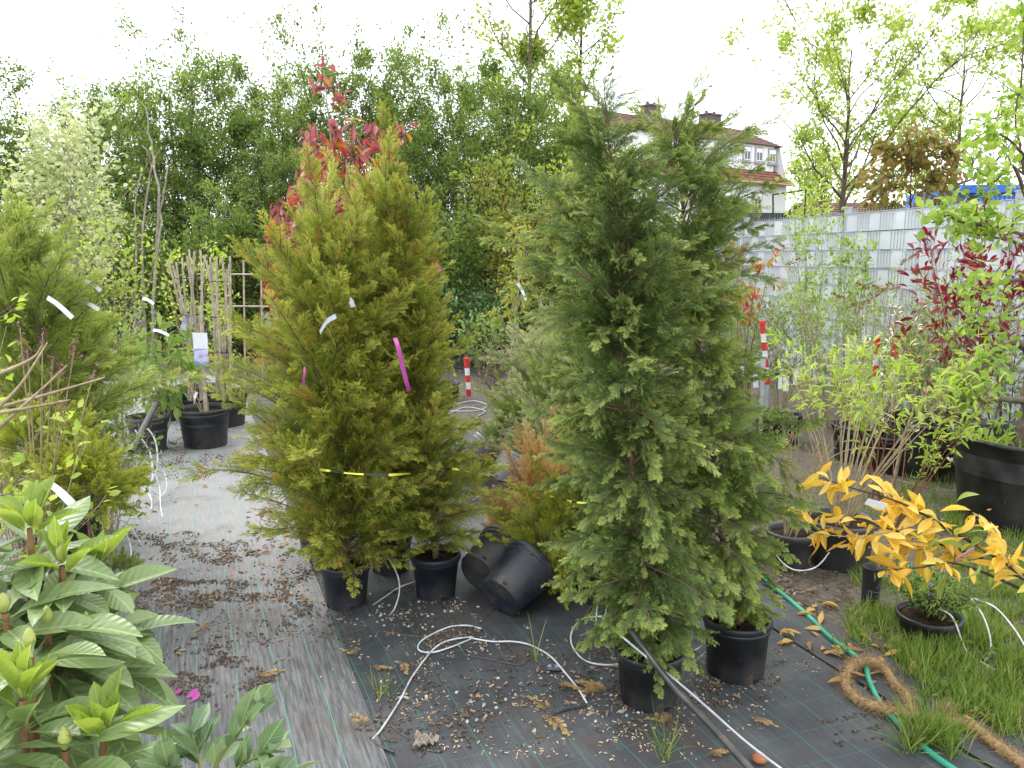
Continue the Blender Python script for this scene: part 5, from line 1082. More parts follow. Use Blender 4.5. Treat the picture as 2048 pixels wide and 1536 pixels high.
hose('irrigation_tube', 'white tube hooked over the branches in front of the weeping conifer', [(1192, 1245, .13), (1196, 1208, .2), (1208, 1200, .22), (1212, 1220, .18), (1200, 1270, .1), (1222, 1305, .02)], .0034, TUBEW, 'tube', TG)
hose('irrigation_tube', 'white tube arching between the two black pots of the dark conifers', [(1362, 1312, .03), (1400, 1295, .06), (1425, 1270, .10), (1428, 1245, .14), (1420, 1225, .17)], .0034, TUBEW, 'tube', TG)
hose('irrigation_tube', 'lower white tube between the two black pots of the dark conifers', [(1360, 1334, .01), (1395, 1318, .03), (1430, 1290, .05)], .0034, TUBEW, 'tube', TG)
hose('irrigation_tube', 'white tube hanging out of the leftmost conifer pot down to the ground', [(709, 1090, .22), (735, 1092, .215), (770, 1110, .19), (793, 1145, .13), (799, 1180, .07), (790, 1215, .02), (777, 1234, .008)], .0036, TUBEW, 'tube', TG)
hose('irrigation_tube', 'short white tube between the two front pots of the taped trio', [(746, 1210, .008), (775, 1190, .01), (800, 1174, .015), (830, 1163, .02)], .0034, TUBEW, 'tube', TG)
hose('irrigation_tube', 'white tube on the ground behind the second front pot of the taped trio', [(930, 1107, .02), (950, 1104, .02), (975, 1088, .02), (1010, 1080, .03)], .0032, TUBEW, 'tube', TG)
LG2 = 'grey white tubes along the left edge of the path'
for i, pts in enumerate([
    [(250, 915, .25), (275, 915, .28), (300, 930, .22), (318, 970, .1), (322, 1020, .02), (335, 1060, .01), (360, 1090, .01)],
    [(245, 922, .25), (290, 912, .27), (325, 940, .14), (333, 975, .06), (315, 998, .01), (285, 998, .01)],
    [(265, 965, .12), (295, 985, .07), (304, 1010, .03), (290, 1030, .01), (250, 1028, .01)],
    [(218, 1062, .10), (235, 1040, .16), (258, 1050, .11), (280, 1085, .02)],
    [(250, 1060, .10), (262, 1100, .03), (258, 1150, .01), (248, 1180, .01)],
    [(172, 1222, .12), (195, 1205, .16), (225, 1225, .10), (260, 1260, .03), (285, 1310, .01), (272, 1345, .01), (255, 1360, .01), (262, 1310, .02), (270, 1270, .05)],
    [(240, 1255, .06), (262, 1300, .01), (278, 1350, .01), (262, 1395, .01), (225, 1412, .01), (175, 1370, .06)],
    [(240, 1012, .03), (280, 1030, .01), (300, 1045, .01)],
    [(290, 850, .28), (310, 880, .2), (315, 930, .08), (300, 970, .02)],
    [(270, 860, .3), (300, 905, .15), (305, 955, .03), (298, 985, .01)],
    [(290, 800, .35), (320, 802, .38), (340, 830, .25), (335, 860, .14), (322, 900, .03), (335, 922, .01), (363, 924, .01)],
    [(318, 800, .36), (345, 815, .3), (358, 840, .15), (370, 880, .01)],
    [(330, 640, .6), (345, 780, .36), (355, 830, .2), (350, 850, .1)]]):
    hose('irrigation_tube', ['grey white tube looping from the left plants far down the path', 'round grey white loop beside the dark round conifer', 'small grey loop below the dark round conifer', 'short arched tube above the little round conifer', 'thin tube falling past the little round conifer', 'doubled white tube loop under the upper rhododendron leaves', 'white tube bow nearest the viewer at the left', 'straight grey tube piece lying near the path edge', 'grey tube hanging along the grey pot at the left', 'second grey tube hanging along the grey pot at the left', 'tube bent in an S before the foremost big tub', 'tube slanting to the foot of the foremost big tub', 'thin tube beside the drooping evergreen'][i], pts, .0060 if i > 7 else .0042, TUBEG if i > 7 else TUBEW, 'tube', LG2)
RG2 = 'white tubes at the right'
for i, pts in enumerate([
    [(1540, 1085, .15), (1560, 1120, .07), (1590, 1140, .04), (1630, 1135, .05), (1658, 1105, .10), (1668, 1080, .15)],
    [(1760, 1050, .15), (1715, 1060, .12), (1693, 1090, .07), (1693, 1120, .03), (1715, 1138, .02), (1760, 1136, .04)],
    [(1875, 1215, .18), (1905, 1235, .14), (1925, 1285, .06), (1940, 1310, .03), (1990, 1340, .02)],
    [(1940, 1195, .15), (1965, 1230, .12), (1980, 1275, .06), (1980, 1310, .02), (1970, 1320, .01)],
    [(1945, 1196, .15), (1990, 1215, .13), (2030, 1260, .07), (2060, 1310, .02)],
    [(1835, 905, .2), (1850, 885, .25), (1900, 840, .36), (1912, 840, .36)],
    [(1900, 895, .05), (1905, 860, .2), (1911, 837, .35), (1917, 860, .22), (1914, 890, .06)],
    [(1815, 870, .3), (1825, 845, .38), (1870, 832, .40), (1912, 838, .36)],
    [(1808, 940, .02), (1830, 955, .02), (1870, 950, .02), (1880, 930, .02)],
    [(1455, 755, .5), (1490, 735, .58), (1510, 728, .60), (1525, 722, .62)]]):
    hose('irrigation_tube', ['white tube sagging between the grey pot and the yellow laurel', 'white tube hook beneath the yellow laurel', 'white tube coming out of the geranium pot', 'inner white tube bow right of the geranium', 'outer white tube bow right of the geranium', 'slanted white tube at the wide black tub', 'narrow white tube arch in front of the wide black tub', 'white tube across the rim of the wide black tub', 'grey white ring on the ground by the split stick', 'white tube tied to the black crossbar'][i], pts, .0036, TUBEW, 'tube', RG2)
for i, pts in enumerate([[(885, 825, .01), (915, 808, .02), (950, 802, .02), (975, 812, .01), (950, 822, .01), (900, 822, .01)], [(890, 832, .01), (930, 815, .01), (970, 822, .01), (955, 832, .01)], [(940, 965, .02), (965, 958, .1), (985, 940, .15), (995, 925, .2)]]):
    hose('irrigation_tube', ['grey tube coil by the red and white post', 'second grey coil by the red and white post', 'thin white tube across the dusty toppled pots'][i], pts, .006 if i < 2 else .0035, TUBEG if i < 2 else TUBEW, 'tube', 'tubes on the middle path')
hose('water_pipe', 'black water pipe curving over the ground behind the red and white post', [(880, 730, .05), (930, 738, .06), (975, 748, .06), (1010, 765, .05), (1040, 785, .04)], .018, TUBEB, 'pipe')
hose('garden_hose', 'green garden hose running down the right side of the dark fabric', [(1505, 1130, .02), (1540, 1168, .018), (1580, 1200, .018), (1625, 1240, .018), (1660, 1275, .018), (1705, 1308, .018), (1730, 1330, .02), (1738, 1360, .018), (1757, 1400, .018), (1790, 1440, .018), (1830, 1480, .018), (1880, 1520, .018), (1940, 1560, .018)], .0105, mat('green_hose', (.035, .30, .19), .4, .25, 14, .5), 'hose')
# black pipe with a pale wire lying against the foremost pot
def pipes():
    pts = [P(1262, 1262, 2.45), P(1290, 1300, 2.38), P(1345, 1370, 2.22), P(1430, 1460, 2.06), P(1520, 1560, 1.93), P(1600, 1650, 1.83)]
    p = spline(np.array(pts), 6); p[:, 2] = np.maximum(p[:, 2], .03); c = p.mean(0)*(1, 1, 0)
    o = thing('black_pipe', 'long black plastic pipe leaning on the foremost pot and running off at the bottom', 'pipe', tuple(c)); tubecap(MB(), p-c, .011, 10).build('tube', TUBEB, o)
    pts = [P(1240, 1270, 2.42), P(1300, 1320, 2.34), P(1360, 1368, 2.24), P(1420, 1420, 2.14), P(1500, 1490, 2.03), P(1620, 1580, 1.9)]
    q = spline(np.array(pts), 6); q[:, 2] = np.maximum(q[:, 2], .02); c = q.mean(0)*(1, 1, 0)
    o = thing('thin_wire', 'thin pale cord running beside the long black pipe', 'cord', tuple(c)); tubecap(MB(), q-c, .0036, 6).build('tube', TUBEG, o)
    k = G(1519, 1518, .02); o = thing('terracotta_knob', 'small terracotta coloured knob lying by the end of the black pipe', 'knob', (k[0], k[1], .012))
    T = mat('terracotta', (.34, .13, .06), .75, .25, 40)
    MB().add(*lathe([(.001, 0), (.016, 0), (.021, .006), (.022, .014), (.019, .020), (.016, .021), (.015, .025), (.009, .029), (.004, .030), (.003, .036), (.001, .037)], 24)).build('knob', T, o)
    MB().add(*lathe([(.0225, .008), (.0232, .010), (.0225, .012)], 24)).build('ring', T, o)
pipes()
# coir rope
ROPE = mat('coir_rope', (.40, .27, .14), .95, .4, 70, .1, 0, .6)
def rope():
    pts = [(1820, 1430, .02), (1810, 1390, .02), (1790, 1370, .022), (1765, 1335, .03), (1735, 1322, .04), (1705, 1330, .03), (1690, 1355, .02), (1692, 1375, .02), (1715, 1400, .02), (1760, 1415, .03), (1800, 1425, .03), (1850, 1438, .02), (1900, 1443, .02), (1945, 1455, .02), (1985, 1485, .02), (2020, 1510, .02), (2060, 1540, .02), (2110, 1590, .02)]
    p = spline(path3(pts), 12); c = p.mean(0)*(1, 1, 0); p = p-c; root = thing('coir_rope', 'thick hairy coconut fibre rope looped round the green hose', 'rope', tuple(c)); r = np.random.default_rng(3)
    t = nrm(np.gradient(p, axis=0)); u = nrm(np.cross(t, (0, 0, 1))); w = np.cross(u, t); s = np.concatenate([[0], np.cumsum(np.linalg.norm(np.diff(p, axis=0), axis=1))])
    for k in range(3):
        a = s*95+k*2.094; q = p+.0085*(np.cos(a)[:, None]*u+np.sin(a)[:, None]*w); MB().add(*tube(q, .0092*(1+.12*np.sin(s*60+k)), 6)).build('strand', ROPE, root)
    n = 9000; i = r.integers(0, len(p), n); a = r.uniform(0, 6.283, n); rad = np.cos(a)[:, None]*u[i]+np.sin(a)[:, None]*w[i]; d = nrm(t[i]*r.normal(size=n)[:, None]*1.1+rad*.8+rnd(n, .3, r))
    M = frames(d, rnd(n, 1, r))*np.array((1, .06, 1))*(.026*r.uniform(.4, 1.5, n))[:, None, None]
    tag(MB().add(*inst(KITE, KITEF, M, p[i]+rad*.014)).build('fibres', ROPE, root), kind='stuff')
    e = (G(1900, 1410, .05)-c); n = 500; d = nrm(rnd(n, .5, r)+np.array((-.2, .1, .7))); M = frames(d, rnd(n, 1, r))*np.array((1, .04, 1))*(.07*r.uniform(.3, 1, n))[:, None, None]
    tag(MB().add(*inst(KITE, KITEF, M, e+rnd(n, .012, r)-np.array((0, 0, .04)))).build('frayed_end', ROPE, root), kind='stuff')
rope()
# warning tape, ribbon, plant labels
def ribbon_strip(name, label, pts, w, mats, cat, seg=.09, up=(0, 0, 1), twist=0.0, group=None):
    p = spline(np.array(pts), 10); n = len(p); t = nrm(np.gradient(p, axis=0)); c = p.mean(0); sd = nrm(np.cross(np.cross(t, up), t)); s = np.concatenate([[0], np.cumsum(np.linalg.norm(np.diff(p, axis=0), axis=1))])
    a = twist*np.sin(s*9); nn = np.cross(t, sd); sd = sd*np.cos(a)[:, None]+nn*np.sin(a)[:, None]; nn = np.cross(t, sd)
    V = np.concatenate([p-c+sd*w/2, p-c-sd*w/2, p-c+sd*w/2+nn*.0006, p-c-sd*w/2+nn*.0006]); i = np.arange(n-1); mi = ((s[:-1]/seg).astype(int) % len(mats))
    mb = MB(); mb.add(V, np.stack([i, i+1, i+n+1, i+n], 1), mi); mb.f.append((np.stack([i+2*n, i+3*n, i+3*n+1, i+2*n+1], 1), mi))
    o = mb.build(name, mats, None, True, False, c); return tag(o, label, cat, group)
yb = [YELLOW, BLACKF]
ribbon_strip('warning_tape', 'yellow and black tape tied around the yellow green conifers', [P(600, 935, 3.4), P(645, 940, 3.08), P(700, 947, 2.98), P(770, 950, 2.98), P(840, 945, 3.04), P(880, 940, 3.1), P(910, 938, 3.25), P(950, 948, 3.5), P(1000, 962, 3.75), P(1045, 972, 3.9), P(1065, 976, 4.0)], .010, yb, 'tape', .085, twist=1.3)
ribbon_strip('warning_tape', 'short yellow tape piece showing left of the weeping conifer', [P(1100, 992, 3.2), P(1130, 1000, 2.95), P(1165, 1006, 2.75), P(1200, 1003, 2.7)], .008, yb, 'tape', .07, twist=1.2)
ribbon_strip('warning_tape', 'yellow tape crossing the gap between the two dark conifers', [P(1300, 852, 2.55), P(1330, 865, 2.42), P(1370, 880, 2.42), P(1400, 890, 2.5), P(1440, 903, 2.6)], .008, [YELLOW, YELLOW, BLACKF], 'tape', .07, twist=1.3)
ribbon_strip('marker_ribbon', 'magenta ribbon hanging in the yellow green conifer', [P(790, 676, 3.02), P(795, 690, 2.98), P(801, 715, 2.97), P(808, 745, 2.97), P(814, 768, 2.97), P(818, 782, 2.98)], .016, [PINK], 'ribbon', up=(1, 0, .2))
ribbon_strip('marker_ribbon', 'short faded pink ribbon on the left side of the leftmost conifer', [P(609, 734, 3.05), P(609, 745, 3.03), P(607, 760, 3.03), P(608, 772, 3.04)], .008, [PINK], 'ribbon', up=(1, 0, .2))
for px, py, px2, py2, Y, lab in ((95, 595, 145, 636, 3.35, 'long white label in the left conifer, lowest of its labels'), (170, 562, 202, 582, 4.0, 'white label at the right side of the left conifer, topmost'), (166, 606, 198, 620, 4.0, 'white bent label in the right part of the left conifer'), (285, 597, 308, 608, 5.9, 'white label on the pale stems near the cane bundles'), (306, 660, 338, 671, 6.0, 'white label tied to the lower pale stems near the cane bundles'),
                                (100, 968, 145, 1008, 1.9, 'large white label behind the upper rhododendron'), (1036, 566, 1052, 600, 8.4, 'white label on the pear sapling trunk'), (700, 600, 706, 614, 3.0, 'small white label in the yellow green conifers'), (640, 665, 672, 632, 3.05, 'grey transparent label at the left side of the leftmost conifer'), (394, 784, 388, 808, 6.1, 'curled white label at the stake in the foremost big tub')):
    a, b = P(px, py, Y), P(px2, py2, Y-.03); ribbon_strip('plant_label', lab, [a, (a+b)/2+np.array((0, -.01, .012)), b], .019*max(1, Y/5), [TUBEG if 'transparent' in lab or 'small white' in lab else WHITE], 'label', up=(0, .3, 1))
def picture_label():
    a, b = P(385, 665, 6.15), P(418, 730, 6.15); w, h = b[0]-a[0], a[2]-b[2]; o = thing('picture_label', 'large picture label with blue lower half hanging on the canes', 'label', ((a[0]+b[0])/2, 6.15, b[2]))
    m, t, bb, oo = nodes('picture_label_print'); f = noise(t, 22, 3); r = ramp(t, [(.20, .26, .52), (.45, .42, .62), (.55, .58, .66)], [.35, .52, .7]); t.links.new(f, r.inputs[0]); t.links.new(r.outputs[0], bb.inputs['Base Color'])
    MB().add(*box((0, 0, h*.74), (w, .004, h*.5))).build('upper_field', WHITE, o, False); MB().add(*box((0, 0, h*.30), (w, .004, h*.40))).build('picture', m, o, False)
    MB().add(*box((0, 0, h*.05), (w, .004, h*.10))).build('lower_band', mat('label_blue', (.12, .25, .50), .5), o, False)
    o2 = MB().add(*box((0, 0, 0), (.10, .004, .17))).build('picture_label', m, None, False); o2.location = P(375, 648, 7.0); o2.rotation_euler = (0, .3, 0); tag(o2, 'smaller bluish picture label on the left bundle of canes', 'label')
picture_label()
# printed card lying upside down on the fabric
def card():
    c = G(1104, 1334, .012); o = thing('printed_card', 'small dark printed plant card lying on the dark fabric beside the white tube', 'card', tuple(c), None, (math.radians(6), 0, math.radians(176)))
    MB().add(*box((0, 0, 0), (.063, .062, .0012))).build('card', mat('card_slate_blue', (.045, .055, .075), .4, .2, 20, .5), o, False)
    ink = mat('pale_print', (.42, .45, .50), .6, .1, 60, .3, 0, 0)
    r = np.random.default_rng(6)                                  # a title and a smaller line too small to be read in the photograph: only their rhythm of strokes
    for y, n, pitch, hh, nm in ((.019, 13, .0031, .0042, 'title_print'), (.0135, 6, .0022, .002, 'small_print')):
        mb = MB()
        for k in range(n):
            x = (k-(n-1)/2)*pitch; mb.add(*box((x-pitch*.3, y, .0009), (pitch*.24, hh, .0004)))
            if r.random() < .75: mb.add(*box((x+pitch*.02, y+hh*r.choice([-.38, 0, .38]), .0009), (pitch*.5, hh*.2, .0004)))
            if r.random() < .6: mb.add(*box((x+pitch*.22, y+hh*r.choice([-.2, 0, .2]), .0009), (pitch*.2, hh*r.uniform(.5, .98), .0004)))
        mb.build(nm, ink, o, False)
    mb = MB(); r = np.random.default_rng(1)
    for cx in (-.016, .012):
        for k in range(9): L = r.uniform(.008, .019); mb.add(*box((cx-.009+L/2, .004-k*.0032, .0009), (L, .0013, .0004)))
    mb.build('text_lines', ink, o, False)
card()
# red and white marker posts, metal pipe with crossbar and white tags
def stripes(name, label, px, y0, y1, Y, rad, seq, group='red and white marker posts', lean=0):
    b, t = P(px, y1, Y), P(px+lean, y0, Y); root = thing(name, label, 'marker post', (b[0], b[1], 0), group); rt = np.array(root.location); n = len(seq)
    for i, m in enumerate(seq):
        a_, b_ = t+(b-t)*i/n-rt, t+(b-t)*(i+1)/n-rt; tubecap(MB(), [b_, a_], rad, 12).build('red_band' if m is RED else 'white_band', m, root)
    tubecap(MB(), [(0, 0, 0), b-rt], rad*.8, 10).build('shaft', METAL, root); tubecap(MB(), [t-rt, t-rt+np.array((0, 0, .035))], rad*1.25, 12).build('cap', RED, root)
stripes('marker_post', 'red and white post on the path between the two conifer groups', 938, 722, 792, 8.7, .027, [RED, WHITE, RED, WHITE, RED], lean=-5)
stripes('marker_post', 'red and white post rising beside the galvanised pipe', 1535, 650, 768, 6.9, .022, [RED, WHITE, RED, WHITE, RED, WHITE, RED], lean=-10)
stripes('marker_post', 'red and white post right of the tan stemmed shrub', 1751, 685, 775, 6.0, .022, [RED, WHITE, RED, WHITE], lean=2)
stripes('marker_post', 'white post with red top next to the other red and white post at the right', 1790, 690, 770, 6.3, .022, [RED, WHITE, WHITE])
def crossbar():
    Y = 5.6; t, b = P(1528, 712, Y), P(1522, 830, Y); o = thing('pipe_post', 'upright galvanised pipe with a black bar tied across', 'pipe', (b[0], b[1], 0)); rt = np.array(o.location); tubecap(MB(), [(0, 0, 0), t-rt], .0155, 12).build('post', METAL, o)
    tubecap(MB(), [P(1474, 725, Y-.02)-rt, P(1574, 752, Y-.02)-rt], .011, 8).build('crossbar', TUBEB, o)
    TL = {1484: 'narrow white tag at the left end of the black crossbar', 1510: 'white tag just left of the galvanised pipe', 1561: 'white tag right of the galvanised pipe, left one of the close pair', 1572: 'widest white tag, right one of the close pair right of the pipe', 1592: 'white tag on the shrub just beyond the right end of the crossbar'}
    for px, py, px2, py2, w in ((1484, 733, 1487, 765, .024), (1510, 742, 1512, 775, .036), (1561, 752, 1560, 778, .03), (1572, 752, 1572, 782, .04), (1592, 740, 1590, 770, .028)):
        a, c = P(px, py, Y+.1), P(px2, py2, Y+.1); ribbon_strip('hanging_tag', TL[px], [a, (a+c)/2, c], w, [WHITE], 'tag', up=(1, 0, .1), group='white tags below the black bar')
crossbar()
def pole():
    a, b = P(262, 905, 4.9), P(312, 808, 5.6); c = (a+b)/2; o = tubecap(MB(), [a-c, b-c], .022, 8).build('black_pole', TUBEB, None); o.location = c; tag(o, 'dark slanting pole beside the grey pot at the left', 'pole')
pole()
c = loc(300, 905); o = thing('plant_pot', 'grey brown pot standing at the left edge of the path', 'plant pot', (c[0], c[1], 0)); pot_parts(o, .16, .12, .30, PLASTICG)
c = loc(325, 850); o = thing('plant_pot', 'dark pot under the drooping evergreen at the left', 'plant pot', (c[0], c[1]+.2, 0)); pot_parts(o, .17, .13, .28, PLASTIC)

# ------------------------------------------------------------------ things lying about
def scrap():
    r = np.random.default_rng(9)
    for px, py, s, a in ((348, 1388, .032, .2), (372, 1396, .045, .6), (383, 1403, .04, 1.2)):
        c = G(px, py, .02); V, F = LEAFSET['petal'][0]; V = V*s*np.array((1, 1.1, .8)); o = MB().add(V, F).build('petal', PINK); o.location = c; o.rotation_euler = (.3, -.2, a); tag(o, {348: 'small pale magenta petal, leftmost of the petals on the grey fabric', 372: 'folded magenta petal, largest on the worn grey fabric', 383: 'magenta petal at the right of the folded one'}[px], 'petal', 'magenta petals on the fabric')
    for px, py, a in ((345, 1070, 0), (452, 1158, .6)):
        c = G(px, py, .02); V, F = LEAFSET['petal'][0]; o = MB().add(V*.045*np.array((1, .7, 1)), F).build('petal', mat('faded_pink_petal', (.42, .16, .18), .7)); o.location = c; o.rotation_euler = (.3, 0, a); tag(o, 'faded pink petal on the grey fabric', 'petal', 'faded petals on the fabric')
    c = G(850, 1484, .014); n = 22; X, Y = np.meshgrid(np.linspace(-1, 1, n), np.linspace(-1, 1, n)); a = np.arctan2(Y, X); q = .75+.2*np.sin(a*3+1)+.1*np.sin(a*7); k = np.maximum(np.abs(X), np.abs(Y))
    Z = .012*np.sin(X*5+Y*2)+.010*np.sin(Y*9-X*4)+r.normal(size=X.shape)*.0016; V = np.stack([X*q*.043, Y*q*.033, np.abs(Z)], -1); i = np.arange(n-1)[:, None]*n; j = np.arange(n-1)[None]
    o = MB().add(V, np.stack([i+j, i+j+1, i+n+j+1, i+n+j], -1).reshape(-1, 4)).build('crumpled_leaf', mat('crumpled_grey', (.30, .25, .20), .9, .3, 40)); o.location = c; tag(o, 'crumpled pale grey dry leaf on the dark fabric at the front', 'dry leaf')
    c = G(918, 888, .06); o = MB().add(*box((0, 0, 0), (.05, .03, .003))).build('turquoise_scrap', mat('turquoise', (.05, .50, .60), .5)); o.location = c; o.rotation_euler = (.3, .2, .4); tag(o, 'little turquoise plastic scrap near the dusty toppled pots', 'scrap')
    a, b = G(1313, 1465, .006), G(1321, 1436, .006); o = tubecap(MB(), [a*0, b-a], .003, 5).build('straw', TWIG); o.location = a; tag(o, 'pale straw lying on the fabric in front of the foremost pot', 'straw')
    # dry tan leaves at the hose
    ms = {}; k = 0; pts = [(1570, 1255), (1590, 1275), (1605, 1268), (1620, 1262), (1640, 1250), (1625, 1282), (1560, 1290), (1552, 1288), (1650, 1262), (1660, 1290), (1670, 1270), (1640, 1300), (1655, 1305), (1690, 1308), (1675, 1305), (1700, 1285), (1715, 1285), (1730, 1300), (1740, 1290), (1712, 1268), (1690, 1258), (1610, 1225), (1625, 1215), (1632, 1232), (1680, 1215), (1700, 1222), (1720, 1412), (1706, 1320), (1740, 1355), (1725, 1352), (1760, 1330), (1812, 1340), (1835, 1400), (1820, 1345), (1960, 1450), (1975, 1435), (2000, 1360), (1790, 1305), (1800, 1465), (1700, 1365), (1755, 1362), (1700, 1330), (1765, 1312), (1690, 1295), (1588, 1205), (1950, 1395)]
    for px, py in pts:
        q = int(r.integers(0, 4)); c = G(px, py, .016); s = .085*r.uniform(.65, 1.1); R3 = Matrix.Rotation(r.uniform(0, 6.28), 4, 'Z') @ Matrix.Rotation(r.normal()*.25, 4, 'X') @ Matrix.Rotation(r.normal()*.12-.08, 4, 'Y') @ Matrix.Scale(s, 4)
        o = link('fallen_leaf', leafmesh('laurel', q, LM['dry'])); o.matrix_world = Matrix.Translation(Vector(c)) @ R3; tag(o, 'dry tan leaf fallen beside the green hose', 'leaf', 'dry leaves along the green hose')
    # reddish fallen leaves left of the leftmost conifer pot and over the path
    for q in range(95):
        px, py = (560+r.normal()*38, 1065+r.normal()*48) if q < 55 else (r.uniform(280, 620), r.uniform(900, 1240))
        if 625 < px < 765 and py > 1090: continue
        c = G(px, py, .022); o = link('fallen_leaf', leafmesh('laurel', int(r.integers(0, 4)), LM['red'] if r.random() < .3 else LM['dry'])); o.matrix_world = Matrix.Translation(Vector(c)) @ Matrix.Rotation(r.uniform(0, 6.28), 4, 'Z') @ Matrix.Rotation(r.normal()*.4, 4, 'X') @ Matrix.Scale(.05*r.uniform(.5, 1.2), 4)
        tag(o, 'small reddish or tan leaf fallen on the grey fabric', 'leaf', 'fallen leaves on the grey fabric')
    # brown dropped conifer sprays
    for px, py, s in ((715, 1310, .5), (740, 1335, .45), (800, 1320, .55), (505, 1352, .6), (1110, 1360, .5), (1215, 1385, .7), (1190, 1390, .55), (1085, 1425, .75), (1100, 1420, .6), (1350, 1440, .5), (660, 1215, .4), (420, 1250, .4), (735, 1450, .55), (1500, 1430, .5), (1410, 1510, .5)):
        c = G(px, py, .02); L0, vv = LIB_UP[2]; o = link('dry_spray', vv[int(r.integers(0, 4))]); o.material_slots[1].link = 'OBJECT'; o.material_slots[1].material = C_BRN
        o.matrix_world = Matrix.Translation(Vector(c)) @ Matrix.Rotation(r.uniform(0, 6.28), 4, 'Z') @ Matrix.Diagonal((s*.72, s*.6, s*.3, 1)); tag(o, 'dry brown conifer spray dropped on the fabric', 'dry spray', 'dropped conifer sprays on the fabric')
scrap()
CLUMP = .25
def ell(n, cx, cy, rx, ry, r):
    a = r.uniform(0, 6.283, n); q = np.sqrt(r.uniform(0, 1, n))*(1+.35*np.sin(a*3+cx)*np.cos(a*2+cy)); x, y = cx+rx*q*np.cos(a), cy+ry*q*np.sin(a)
    f = np.zeros(n)
    for k in range(7):
        b = r.uniform(0, 6.283); w = r.uniform(.02, .13); f += np.sin(x*w*math.cos(b)+y*2.2*w*math.sin(b)+r.uniform(0, 6.28))
    keep = r.random(n) < 1/(1+np.exp(-2.2*(f-CLUMP))); return x[keep], y[keep]
OCT = np.array([(1, 0, 0), (0, .7, 0), (-1, 0, 0), (0, -.7, 0), (0, 0, .5), (0, 0, -.5)]); OCTF = np.array([[0, 1, 4], [1, 2, 4], [2, 3, 4], [3, 0, 4], [1, 0, 5], [2, 1, 5], [3, 2, 5], [0, 3, 5]])
CHIP = np.concatenate([box((0, 0, 0), (1, .34, .22))[0]]); CHIPF = BOXF
def litter(name, spots, size, m, V0, F0, seed, flat_=.3, zoff=.012):
    r = np.random.default_rng(seed); X = []; 
    for cx, cy, rx, ry, n in spots:
        x, y = ell(n, cx, cy, rx, ry, r); X.append(np.stack([x, y], 1))
    X = np.concatenate(X); X = X[X[:, 1] > 640]; p = np.array([G(x, y) for x, y in X]); n = len(p); lc = p[:, 0]*CU+p[:, 1]*SU
    p[:, 2] = np.where(lc < e0, .016, .008)+r.uniform(0, .004, n)
    a = r.uniform(0, 6.283, n); d = np.stack([np.cos(a), np.sin(a), r.normal(size=n)*flat_], 1); M = frames(nrm(d), nrm(rnd(n, flat_, r)+np.array((0, 0, 1))))*(size*r.uniform(.45, 1.4, n))[:, None, None]
    return tag(MB().add(*inst(V0, F0, M, p)).build(name, m, None, False), kind='stuff')
def chipmat(name, cols):
    m, t, b, o = nodes(name); ge = t.nodes.new('ShaderNodeNewGeometry'); r = ramp(t, cols); t.links.new(ge.outputs['Random Per Island'], r.inputs[0]); t.links.new(r.outputs[0], b.inputs['Base Color']); b.inputs['Roughness'].default_value = .9; return m
litter('soil_crumbs', [(380, 1190, 130, 30, 2600), (430, 1110, 110, 22, 1700), (300, 1215, 60, 28, 1000), (330, 1080, 70, 22, 700), (440, 1310, 60, 40, 700), (370, 1380, 60, 25, 500), (280, 1400, 40, 30, 250), (520, 1370, 45, 28, 400), (600, 1160, 60, 60, 1100), (560, 1060, 60, 50, 600), (340, 900, 40, 60, 700), (430, 925, 80, 15, 500), (500, 880, 30, 70, 700), (330, 960, 30, 50, 300), (480, 960, 60, 40, 250), (600, 1260, 60, 50, 500), (560, 1230, 160, 90, 900), (400, 1300, 160, 160, 700), (300, 1150, 60, 40, 500), (740, 1250, 80, 35, 500), (840, 1250, 80, 30, 500), (900, 1260, 90, 30, 600), (820, 1190, 60, 25, 500), (1250, 1300, 80, 40, 500), (1200, 1370, 70, 40, 600), (1350, 1440, 90, 40, 700), (1470, 1380, 80, 40, 600), (1560, 1350, 60, 50, 400), (1700, 1440, 70, 60, 500), (1620, 1180, 90, 60, 1500), (950, 860, 90, 60, 500), (930, 770, 60, 40, 500), (1000, 1400, 250, 110, 900), (850, 1450, 130, 70, 500), (480, 800, 40, 60, 600)],
       .0058, chipmat('dark_crumbs', [(.03, .02, .014), (.065, .045, .03), (.11, .075, .05), (.16, .12, .085)]), OCT, OCTF, 41)
litter('bark_litter', [(380, 1190, 130, 32, 360), (430, 1110, 110, 24, 260), (560, 1070, 60, 60, 240), (340, 890, 40, 60, 260), (500, 860, 40, 70, 260), (440, 925, 90, 18, 160), (600, 1170, 70, 60, 160), (850, 1250, 110, 40, 200), (1300, 1370, 220, 60, 260), (1620, 1190, 80, 70, 260), (1000, 1400, 260, 110, 240), (960, 780, 60, 40, 150), (480, 1250, 170, 110, 220)],
       .019, chipmat('brown_bark', [(.07, .045, .03), (.13, .085, .055), (.24, .165, .11), (.36, .28, .2)]), CHIP, CHIPF, 42)
litter('wood_pellets', [(1000, 1440, 190, 70, 252), (1240, 1460, 160, 60, 312), (880, 1330, 90, 60, 180), (1080, 1390, 130, 50, 192), (820, 1400, 70, 60, 132), (1450, 1420, 120, 60, 156), (1600, 1350, 80, 60, 96), (760, 1290, 60, 40, 90), (950, 1290, 70, 30, 132), (1130, 1340, 70, 30, 96), (1300, 1500, 150, 40, 144), (1000, 1500, 150, 30, 96), (700, 1330, 60, 50, 48), (880, 1215, 60, 20, 72)],
       .0082, chipmat('pale_pellets', [(.34, .24, .13), (.50, .38, .23), (.58, .47, .31), (.28, .17, .09)]), CHIP*np.array((1, .9, 1)), CHIPF, 43)
